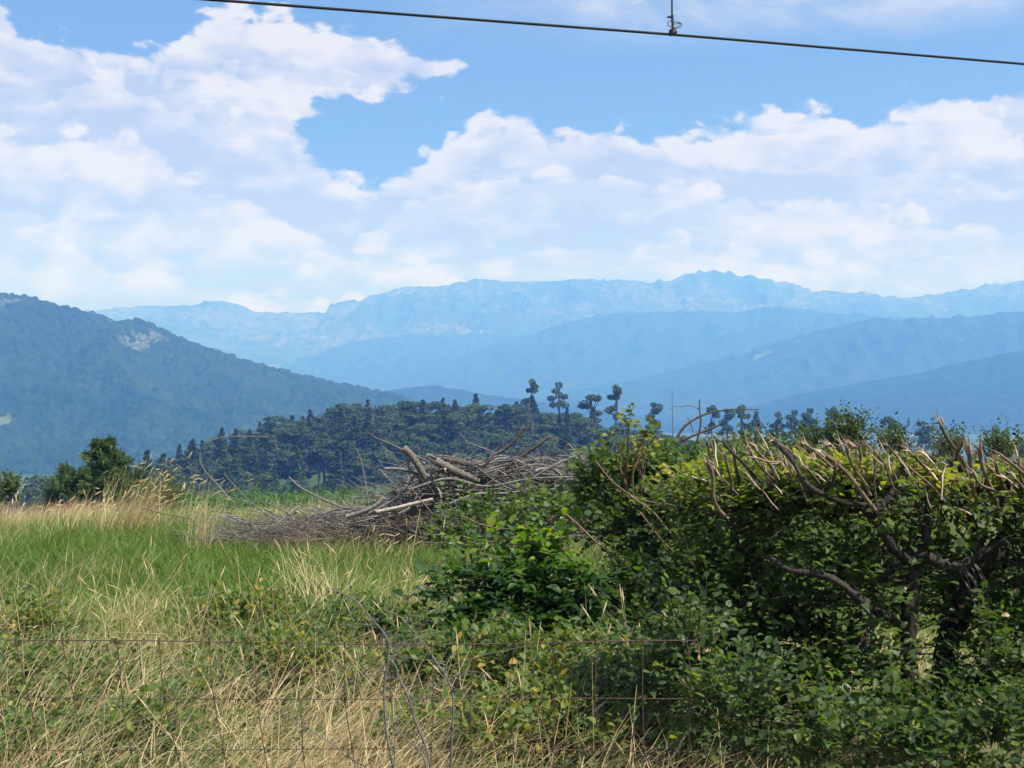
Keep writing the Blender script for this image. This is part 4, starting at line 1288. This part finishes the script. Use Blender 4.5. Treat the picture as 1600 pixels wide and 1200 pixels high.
# left shrub of the hedge: leafy, dark at the foot
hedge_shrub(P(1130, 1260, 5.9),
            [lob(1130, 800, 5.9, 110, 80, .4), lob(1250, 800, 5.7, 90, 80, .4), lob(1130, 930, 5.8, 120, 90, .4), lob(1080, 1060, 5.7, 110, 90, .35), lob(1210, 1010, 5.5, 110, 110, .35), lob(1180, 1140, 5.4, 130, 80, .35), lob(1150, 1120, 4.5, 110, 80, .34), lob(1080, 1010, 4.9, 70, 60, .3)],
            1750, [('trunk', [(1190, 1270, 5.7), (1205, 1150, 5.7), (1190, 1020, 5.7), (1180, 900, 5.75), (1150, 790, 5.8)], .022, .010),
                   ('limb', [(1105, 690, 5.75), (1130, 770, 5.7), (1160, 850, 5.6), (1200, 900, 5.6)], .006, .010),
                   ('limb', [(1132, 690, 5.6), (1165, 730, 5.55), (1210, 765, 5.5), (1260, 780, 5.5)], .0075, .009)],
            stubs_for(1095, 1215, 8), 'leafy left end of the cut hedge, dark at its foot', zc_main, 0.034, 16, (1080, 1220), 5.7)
# middle shrub: open, the trunks and limbs showing
def thin_mid(p):
    px, py = 800 + p[:, 0] / p[:, 1] * F, 600 - (p[:, 2] - EYE) / p[:, 1] * F
    hole = np.exp(-((px - 1500) / 75) ** 2 - ((py - 960) / 80) ** 2) + 0.8 * np.exp(-((px - 1420) / 60) ** 2 - ((py - 850) / 70) ** 2) + 1.0 * np.exp(-((px - 1415) / 50) ** 2 - ((py - 985) / 100) ** 2)
    hole = hole + 0.6 * np.exp(-((px - 1560) / 70) ** 2 - ((py - 800) / 50) ** 2) + 0.25 * smooth((800 - py) / 60) * (py > 735)
    return np.where(p[:, 1] > 5.5, 1.0, np.clip(1.05 - hole, 0.12, 1))
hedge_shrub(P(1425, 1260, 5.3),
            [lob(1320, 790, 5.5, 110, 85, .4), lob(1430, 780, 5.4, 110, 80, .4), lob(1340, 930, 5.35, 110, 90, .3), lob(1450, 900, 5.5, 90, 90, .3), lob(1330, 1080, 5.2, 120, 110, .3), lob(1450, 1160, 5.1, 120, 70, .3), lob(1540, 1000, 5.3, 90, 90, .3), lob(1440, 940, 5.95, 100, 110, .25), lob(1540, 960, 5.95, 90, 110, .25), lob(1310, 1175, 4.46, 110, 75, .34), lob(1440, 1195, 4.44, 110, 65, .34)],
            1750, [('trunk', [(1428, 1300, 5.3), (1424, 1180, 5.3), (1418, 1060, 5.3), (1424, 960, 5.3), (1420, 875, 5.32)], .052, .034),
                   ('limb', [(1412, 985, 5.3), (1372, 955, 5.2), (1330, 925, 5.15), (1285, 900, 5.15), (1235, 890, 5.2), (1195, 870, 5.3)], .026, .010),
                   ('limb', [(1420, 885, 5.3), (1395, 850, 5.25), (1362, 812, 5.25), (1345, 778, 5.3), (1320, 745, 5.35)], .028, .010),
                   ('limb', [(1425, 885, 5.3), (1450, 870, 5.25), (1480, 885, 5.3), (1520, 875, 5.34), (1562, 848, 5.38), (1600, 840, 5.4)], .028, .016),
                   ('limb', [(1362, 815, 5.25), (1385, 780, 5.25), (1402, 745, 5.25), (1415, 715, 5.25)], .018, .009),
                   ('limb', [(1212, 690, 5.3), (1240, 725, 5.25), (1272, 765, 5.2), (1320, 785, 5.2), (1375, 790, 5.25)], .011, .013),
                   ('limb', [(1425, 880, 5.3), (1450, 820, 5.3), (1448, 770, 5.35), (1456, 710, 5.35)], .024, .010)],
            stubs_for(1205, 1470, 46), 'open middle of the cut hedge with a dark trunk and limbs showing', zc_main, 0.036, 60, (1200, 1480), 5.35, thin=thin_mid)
# right shrub, cut by the frame
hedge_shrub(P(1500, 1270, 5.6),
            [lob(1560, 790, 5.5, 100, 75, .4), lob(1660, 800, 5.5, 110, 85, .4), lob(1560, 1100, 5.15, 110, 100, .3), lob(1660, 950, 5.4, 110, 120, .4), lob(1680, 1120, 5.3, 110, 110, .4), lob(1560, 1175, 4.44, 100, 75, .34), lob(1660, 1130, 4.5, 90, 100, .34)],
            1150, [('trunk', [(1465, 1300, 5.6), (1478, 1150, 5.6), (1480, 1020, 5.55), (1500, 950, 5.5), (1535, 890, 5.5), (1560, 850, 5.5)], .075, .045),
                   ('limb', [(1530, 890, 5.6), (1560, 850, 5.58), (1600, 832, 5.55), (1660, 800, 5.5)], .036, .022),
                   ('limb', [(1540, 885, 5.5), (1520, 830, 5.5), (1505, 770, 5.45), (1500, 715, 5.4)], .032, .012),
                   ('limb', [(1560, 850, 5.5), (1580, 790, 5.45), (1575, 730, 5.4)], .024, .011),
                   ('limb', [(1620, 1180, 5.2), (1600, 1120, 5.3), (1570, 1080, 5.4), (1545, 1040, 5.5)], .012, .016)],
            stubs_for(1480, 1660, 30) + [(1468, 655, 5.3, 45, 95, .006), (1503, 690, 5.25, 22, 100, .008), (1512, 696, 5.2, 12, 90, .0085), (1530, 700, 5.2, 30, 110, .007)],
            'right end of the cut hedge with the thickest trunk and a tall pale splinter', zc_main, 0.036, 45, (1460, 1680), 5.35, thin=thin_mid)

# ------------------------------------------------------------------ corn
def build_corn():
    kinds = []
    for k in range(6):
        g = Geo()
        H = rng.uniform(1.95, 2.3)
        tubes(g, wobble((0, 0, 0), (0, 0, H), 6, 0.01), np.linspace(0.014, 0.006, 6)[None], 5, 0.4)
        n = 13
        t = np.linspace(0.2, 0.97, n)
        a = np.stack([0 * t, 0 * t, t * H], -1)
        yaw = np.where(np.arange(n) % 2 == 0, 0, np.pi) + rng.normal(0, 0.5, n) + rng.uniform(0, 3.14)
        L = rng.uniform(0.4, 0.75, n) * (1.15 - 0.5 * t)
        s = np.linspace(0, 1, 6)[None, :, None]
        dirn = np.stack([np.cos(yaw), np.sin(yaw), 0 * yaw], -1)[:, None]
        mid = a[:, None] + L[:, None, None] * (dirn * s * 0.85 + np.array([0, 0, 1.0]) * (0.85 * s - 1.05 * s ** 2 * rng.uniform(0.6, 1.2, (n, 1, 1))))
        lat = np.stack([-np.sin(yaw), np.cos(yaw), 0 * yaw], -1)[:, None] * 0.042 * np.sin(np.pi * np.clip(s * 0.9 + 0.1, 0, 1)) ** 0.7
        v = np.stack([mid - lat, mid + lat + np.array([0, 0, 0.02])], 2)
        i = np.arange(n * 12).reshape(n, 6, 2)
        g.add(v, np.stack([i[:, :-1, 0], i[:, :-1, 1], i[:, 1:, 1], i[:, 1:, 0]], -1).reshape(-1, 4), np.repeat(rng.uniform(0.2, 1, n), 12))
        tp = np.tile([0, 0, H], (6, 1)).astype(float)
        tubes(g, wobble(tp, tp + np.concatenate([rng.normal(0, .06, (6, 2)), rng.uniform(.12, .22, (6, 1))], 1), 4, 0.05), 0.004, 3, 1.0)
        kinds.append(g.mesh('corn_plant', M_CORN))
    # the nearest rows plant by plant, the field behind as one mass
    spots = []
    for row in range(60):
        y = 36.5 + row * 0.75
        for x in np.arange(-9.6, 2.4, 0.2):
            spots.append((x * y / 36.5 + rng.normal(0, .03), y + rng.normal(0, .05)))
    spots = np.array(spots)
    vis = (800 + spots[:, 0] / spots[:, 1] * F > 235) & (800 + spots[:, 0] / spots[:, 1] * F < 640)
    order = np.where(vis)[0][:290]
    for q in order:
        x, y = spots[q]
        o = bpy.data.objects.new('corn_plant', kinds[rng.integers(6)])
        sc.collection.objects.link(o)
        o.location = (x, y, float(ground_z(x, y)) - 0.02)
        o.rotation_euler = (rng.normal(0, .04), rng.normal(0, .04), rng.uniform(0, 6.28))
        s = rng.uniform(0.8, 0.95)
        o.scale = (s, s, s)
        tag(o, 'green corn plant in the front rows of the cornfield beyond the brush pile', 'corn plant', 'corn plants of the front rows')
    rest = np.setdiff1d(np.arange(len(spots)), order)
    rest = rest[(rng.uniform(0, 1, len(rest)) < 0.8)]
    g = Geo()
    arr = []
    for me in kinds:
        v = np.zeros(len(me.vertices) * 3, np.float32)
        me.vertices.foreach_get('co', v)
        r = np.zeros(len(me.vertices), np.float32)
        me.attributes['rnd'].data.foreach_get('value', r)
        f = np.zeros(len(me.loops), np.int32)
        me.loops.foreach_get('vertex_index', f)
        arr.append((v.reshape(-1, 3), f.reshape(-1, 4), r))
    for q in rest:
        x, y = spots[q]
        v, f, r = arr[q % 6]
        a = rng.uniform(0, 6.28)
        c, s = math.cos(a), math.sin(a)
        w = v @ np.array([[c, s, 0], [-s, c, 0], [0, 0, 1]]) * rng.uniform(0.8, 0.94) + np.array([x, y, float(ground_z(x, y)) - 0.02])
        g.add(w, f, r)
    tag(g.obj('cornfield', M_CORN), kind='stuff')
build_corn()

# ------------------------------------------------------------------ trees
def card_cluster(g, c, d, size, r, n_of=1):
    """Small leaf-spray faces at c, facing roughly d."""
    n = len(c)
    nr = unit(d + rng.normal(0, 0.55, (n, 3)))
    a, b = frames(nr)
    ph = rng.uniform(0, 6.28, n)[:, None]
    x, y = a * np.cos(ph) + b * np.sin(ph), b * np.cos(ph) - a * np.sin(ph)
    s = np.broadcast_to(size, (n,))[:, None] * rng.uniform(0.6, 1.3, (n, 1))
    k = np.array([(-.5, -.15), (-.1, -.5), (.45, -.3), (.5, .2), (.05, .5), (-.4, .35)])
    v = c[:, None] + s[:, None] * (x[:, None] * k[None, :, 0:1] + y[:, None] * k[None, :, 1:2] + nr[:, None] * rng.normal(0, 0.12, (n, 6, 1)))
    i = (np.arange(n) * 6)[:, None]
    g.add(v, np.concatenate([i + np.array([[0, 1, 2, 3]]), i + np.array([[0, 3, 4, 5]])]), np.repeat(r, 6))

def tree_kind(kind, H, seed):
    """Trunk and crown meshes of one tree, standing at the origin."""
    q = np.random.default_rng(seed)
    gt, gc = Geo(), Geo()
    lean = q.normal(0, 0.03, 2) * H
    trunk = spline([(0, 0, -0.5), (lean[0] * .4, lean[1] * .4, H * .35), (lean[0] * 0.7 + q.normal(0, .02) * H, lean[1] * .7, H * .7), (lean[0], lean[1], H * .93)], 12)
    tubes(gt, trunk, np.linspace(0.022 * H, 0.005 * H, 12)[None], 7)
    lobes = []
    if kind == 'pine':
        m = q.integers(8, 13)
        for i in range(m):
            t = q.uniform(0.62, 1.0) if i else 1.0
            p0 = trunk[int(t * 11)]
            a = q.uniform(0, 6.28)
            R = H * q.uniform(0.03, 0.125) * (1.25 - 0.5 * (t - 0.6) / 0.4) if i else 0
            c = p0 + np.array([math.cos(a) * R, math.sin(a) * R, H * q.uniform(0.0, 0.06)])
            lobes.append((*c, H * q.uniform(.045, .08), H * q.uniform(.045, .08), H * q.uniform(.034, .055)))
        for l in lobes:
            tubes(gt, wobble(trunk[q.integers(6, 10)], l[:3], 6, 0.06, rg=q), np.linspace(0.008 * H, 0.003 * H, 6)[None], 5)
        per, size, flatn = 105, 0.024 * H, 0.5
    elif kind == 'spruce':
        for i in range(26):
            t = 0.12 + 0.86 * (i / 25) ** 0.9
            R = H * 0.19 * (1 - t) ** 0.9 + 0.004 * H
            for j in range(6 if t < 0.85 else 3):
                a = q.uniform(0, 6.28)
                rr = R * q.uniform(0.65, 1.1)
                c = np.array([lean[0] * t + math.cos(a) * rr * .6, lean[1] * t + math.sin(a) * rr * .6, t * H - rr * 0.15])
                lobes.append((*c, rr * .55 + 0.004 * H, rr * .55 + 0.004 * H, 0.012 * H + 0.08 * rr))
        per, size, flatn = 26, 0.027 * H, 0.85
    else:
        m = q.integers(20, 28)
        for i in range(m):
            a = q.uniform(0, 6.28)
            t = q.uniform(0.34, 0.92)
            R = H * 0.27 * math.sqrt(max(0.05, 1 - ((t - 0.55) / 0.45) ** 2)) * q.uniform(0.5, 0.95)
            c = np.array([lean[0] * t + math.cos(a) * R, lean[1] * t + math.sin(a) * R, t * H])
            s = H * q.uniform(.055, .115)
            lobes.append((*c, s, s, s * 0.75))
        for l in lobes:
            tubes(gt, wobble(trunk[q.integers(4, 9)], l[:3], 6, 0.05, rg=q), np.linspace(0.007 * H, 0.002 * H, 6)[None], 5)
        per, size, flatn = 170, 0.024 * H, 0.2
    n = per * len(lobes)
    L = np.array(lobes)
    k = np.repeat(np.arange(len(L)), per)
    d = unit(q.normal(size=(n, 3)))
    rr = q.uniform(0.25, 1.0, n) ** 0.45
    c = L[k, :3] + d * L[k, 3:] * rr[:, None]
    lobe_r = q.uniform(0.2, 0.6, len(L))[k]
    card_cluster(gc, c, d * (1 - flatn) + np.array([0, 0, flatn]), size, np.clip(lobe_r + q.normal(0, 0.15, n), 0, 1))
    return gt.mesh('trunk', M_BARK), gc.mesh('crown', M_WOODL, smooth=False)

KINDS = {}
for kind, num in (('pine', 6), ('spruce', 5), ('broadleaf', 6)):
    KINDS[kind] = [tree_kind(kind, 10.0, 1000 + 31 * i + len(kind)) for i in range(num)]

def plant(kind, x, y, H, label, group, variant=None, rz=None, wide=1.0, name=None):
    tm, cm = KINDS[kind][rng.integers(len(KINDS[kind])) if variant is None else variant]
    z = float(ground_z(x, y))
    o = empty(name or {'pine': 'pine_tree', 'spruce': 'spruce_tree', 'broadleaf': 'woodland_tree'}[kind], (x, y, z), label, 'tree', group)
    s = H / 10.0
    o.scale = (s * wide, s * wide, s)
    o.rotation_euler = (0, 0, rng.uniform(0, 6.28) if rz is None else rz)
    for nm, me in (('trunk', tm), ('crown', cm)):
        c = bpy.data.objects.new(nm, me)
        sc.collection.objects.link(c)
        c.parent = o
    return o

def build_wood():
    lab = {'pine': 'dark pine tree crowded among the others on the wooded hill', 'spruce': 'pointed spruce tree crowded among the others on the wooded hill',
           'broadleaf': 'round-crowned tree crowded among the others on the wooded hill'}
    grp = {'pine': 'pines on the wooded hill', 'spruce': 'spruces on the wooded hill', 'broadleaf': 'round-crowned trees on the wooded hill'}
    hs = np.array([(a, h) for a, b, h in _wood], float)
    count = 0
    rows = np.linspace(338, 446, 9)
    for ri, y0 in enumerate(rows):
        lo, hi = 205, 1500
        px = lo + rng.uniform(0, 30)
        while px < hi:
            y = y0 + rng.normal(0, 4)
            x = (px - 800) / F * y
            h = np.interp(px, hs[:, 0], hs[:, 1])
            u = rng.uniform()
            kind = 'spruce' if u < (0.5 if px < 560 else 0.3) else ('broadleaf' if u < 0.93 else 'pine')
            if ri == len(rows) - 1:
                H = h * rng.uniform(0.85, 1.04)
                if px > 1080:
                    kind, H = ('pine' if rng.uniform() < 0.5 else 'broadleaf'), h * rng.uniform(0.5, 0.72)
            else:
                H = h * rng.uniform(0.8, 1.0) * (0.8 if px > 1080 else 1)
            if kind == 'spruce':
                H *= 1.1
            plant(kind, x, y, H, lab[kind], grp[kind], wide=(1.55 if kind == 'spruce' else 1.5 if kind == 'pine' else 1.7))
            count += 1
            px += rng.uniform(30, 54) if px < 1080 else rng.uniform(34, 56)
    # the tall pines standing clear of the skyline, one by one
    sk = 'tall pines on the skyline'
    for px, top, base, wide, lab_ in (
            (830, 594, 655, 1.1, 'leftmost tall skyline pine, its small crown clear of the wood'),
            (875, 597, 655, 1.25, 'tall skyline pine with a ragged forked crown, second of the clear pair'),
            (925, 614, 662, 1.7, 'wide umbrella-crowned pine in the middle of the skyline'),
            (962, 603, 668, 1.1, 'tall narrow tiered pine right of the umbrella-crowned one'),
            (1024, 626, 680, 1.2, 'rounded pine standing alone left of the bare snag'),
            (1112, 634, 688, 1.0, 'slim pine just behind the forked dead branch'),
            (1138, 636, 690, 1.2, 'pine in the first close pair right of the dead branch'),
            (1160, 634, 690, 1.2, 'taller pine of the first close pair right of the dead branch'),
            (1182, 644, 692, 0.9, 'small slender pine between the two pine groups'),
            (1215, 645, 694, 1.0, 'first pine of the row of bare-trunked pines'),
            (1242, 643, 694, 1.2, 'bare-trunked pine in the middle of the row'),
            (1266, 640, 694, 1.2, 'tallest bare-trunked pine of the row'),
            (1298, 639, 694, 1.5, 'broad pine at the right end of the row'),
            (1388, 652, 704, 1.4, 'broad pine behind the fine-leaved bush'),
            (1440, 660, 712, 1.6, 'last dark pine at the right end of the wooded hill')):
        y = 432.0 + rng.uniform(-3, 3)
        x = (px - 800) / F * y
        zt = EYE - (top - 600) / F * y
        H = zt - float(ground_z(x, y))
        plant('pine', x, y, max(H, 6) * 1.0, lab_, sk, variant=int(px) % 6, wide=wide * 0.78)
    # the bare snag
    y = 430.0
    x = (1050 - 800) / F * y
    z = float(ground_z(x, y))
    H = EYE - (608 - 600) / F * y - z
    o = empty('dead_snag', (x, y, z), 'bare dead snag, a thin pole with stub branches on the skyline', 'dead tree')
    g = Geo()
    tubes(g, spline([(x, y, z), (x + .2, y, z + H * .5), (x, y, z + H)], 10), np.linspace(0.3, 0.07, 10)[None], 6)
    g.obj('trunk', M_GREYTWIG, o)
    for k in range(12):
        g = Geo()
        zz = z + H * (0.55 + 0.42 * k / 12)
        s = 1 if k % 2 else -1
        tubes(g, np.array([(x, y, zz), (x + s * rng.uniform(.5, 1.3), y + rng.normal(0, .5), zz + rng.normal(0, .2))]), np.array([[.07, .03]]), 4)
        g.obj('branch', M_GREYTWIG, o)
    # darker woods to the left and a crown at the right edge
    for px, top, y, kind, l in ((-20, 742, 300, 'broadleaf', 0), (15, 736, 300, 'spruce', 0), (48, 738, 296, 'broadleaf', 0), (72, 745, 290, 'broadleaf', 0), (100, 735, 300, 'spruce', 0), (130, 722, 305, 'broadleaf', 0),
                                (165, 715, 300, 'broadleaf', 0), (200, 706, 300, 'spruce', 0), (224, 702, 300, 'spruce', 0), (246, 708, 296, 'spruce', 0), (262, 722, 296, 'broadleaf', 0), (285, 715, 310, 'spruce', 0), (-60, 735, 300, 'spruce', 0)):
        x = (px - 800) / F * y
        H = EYE - (top - 600) / F * y - float(ground_z(x, y))
        plant(kind, x, y, H, {'spruce': 'pointed spruce of the dark wood below the forested mountain', 'broadleaf': 'rounded tree of the dark wood below the forested mountain'}[kind],
              {'spruce': 'spruces below the mountain', 'broadleaf': 'rounded trees below the mountain'}[kind], wide=1.3 if kind == 'spruce' else 1.2)
    for px, top, y, l in ((1570, 682, 150, 'dark round-crowned tree left of the pair at the right edge'), (1625, 668, 150, 'dark round-crowned tree cut by the right edge of the view')):
        x = (px - 800) / F * y
        H = EYE - (top - 600) / F * y - float(ground_z(x, y))
        plant('broadleaf', x, y, H, l, 'trees at the right edge', wide=0.8)
    return count
WOOD_COUNT = build_wood()

def conifer():
    """The dark spreading conifer just beyond the crest on the left."""
    d = 46.0
    c = P(150, 800, d)
    z = float(ground_z(c[0], d))
    root = empty('conifer', (c[0], d, z), 'dark spreading conifer with layered branches beyond the meadow crest', 'conifer')
    H = P(0, 686, d)[2] - z
    gt, gb, gc = Geo(), Geo(), Geo()
    tubes(gt, wobble((c[0], d, z - .2), (c[0] + .25, d, z + H), 10, 0.01)[0], np.linspace(0.10, 0.015, 10)[None], 8)
    gt.obj('trunk', M_BARK, root)
    ends, starts = [], []
    for i in range(260):
        t = 0.02 + 0.96 * rng.uniform() ** 1.1
        R = 2.5 * (1 - t) ** 0.82 * rng.uniform(0.5, 1.12) * (1 + 0.24 * math.sin(t * 26)) + 0.1
        a = rng.uniform(0, 6.28)
        s = np.array([c[0] + .25 * t, d, z + H * t])
        starts.append(s)
        ends.append(s + np.array([math.cos(a) * R, math.sin(a) * R * .9, 0.22 * R + rng.normal(0, .05) - 0.02]))
    # a second leader and a leaning side top, as in the ragged outline
    for sx, hz, n in ((0.5, 0.93, 14), (1.35, 0.74, 22), (-0.95, 0.78, 14), (-1.5, 0.55, 14)):
        for i in range(n):
            s = np.array([c[0] + sx * 0.8, d, z + H * hz * 0.72])
            starts.append(s)
            ends.append(np.array([c[0] + sx + rng.normal(0, .16), d + rng.normal(0, .2), z + H * hz - rng.uniform(0, .45)]))
    starts, ends = np.array(starts), np.array(ends)
    br = wobble(starts, ends, 7, 0.03, sag=-0.06)
    tubes(gb, br, np.linspace(0.018, 0.005, 7)[None], 5)
    gb.obj('branches', M_BARK, root)
    # needle sprays along each branch
    n = len(br)
    per = 95
    t = rng.uniform(0.12, 1.03, (n, per)) * 6
    i = np.minimum(t.astype(int), 5)
    u = (t - i)[..., None]
    idx = np.arange(n)[:, None]
    p = br[idx, i] * (1 - u) + br[idx, i + 1] * u
    dirn = unit(br[idx, i + 1] - br[idx, i])
    p = (p + rng.normal(0, 0.05, p.shape)).reshape(-1, 3)
    dirn = unit(dirn.reshape(-1, 3) * 0.8 + rng.normal(0, 0.5, p.shape) + np.array([0, 0, 0.15]))
    leaves(gc, p, dirn, unit(np.array([0, 0, 1.0]) + rng.normal(0, .4, p.shape)), rng.uniform(0.12, 0.24, len(p)), np.clip(np.repeat(rng.uniform(.2, .85, n), per) + rng.normal(0, .15, len(p)), 0, 1), LEAF_NEEDLE)
    gc.obj('crown', M_NEEDLE, root)
conifer()

# green bush at the left edge beyond the crest, and weeds right of the conifer
for args in ((P(20, 800, 24.0), [lob(15, 776, 24.0, 45, 16, .5), lob(-40, 770, 24.0, 50, 20, .5)], 150, 'yellow-green bush peeping over the crest at the left edge'),
             (P(262, 800, 22.0), [lob(262, 786, 22.0, 26, 16, .3), lob(235, 792, 22.0, 26, 12, .3)], 110, 'small green bush beyond the crest right of the large tussock')):
    shrub('green_bush', args[0], args[1], args[2], M_FAINT, args[3], 'bush', 'bushes beyond the crest', 0.3, 10, 0.07, LEAF_OVATE, lo=0.2, nsec=20)
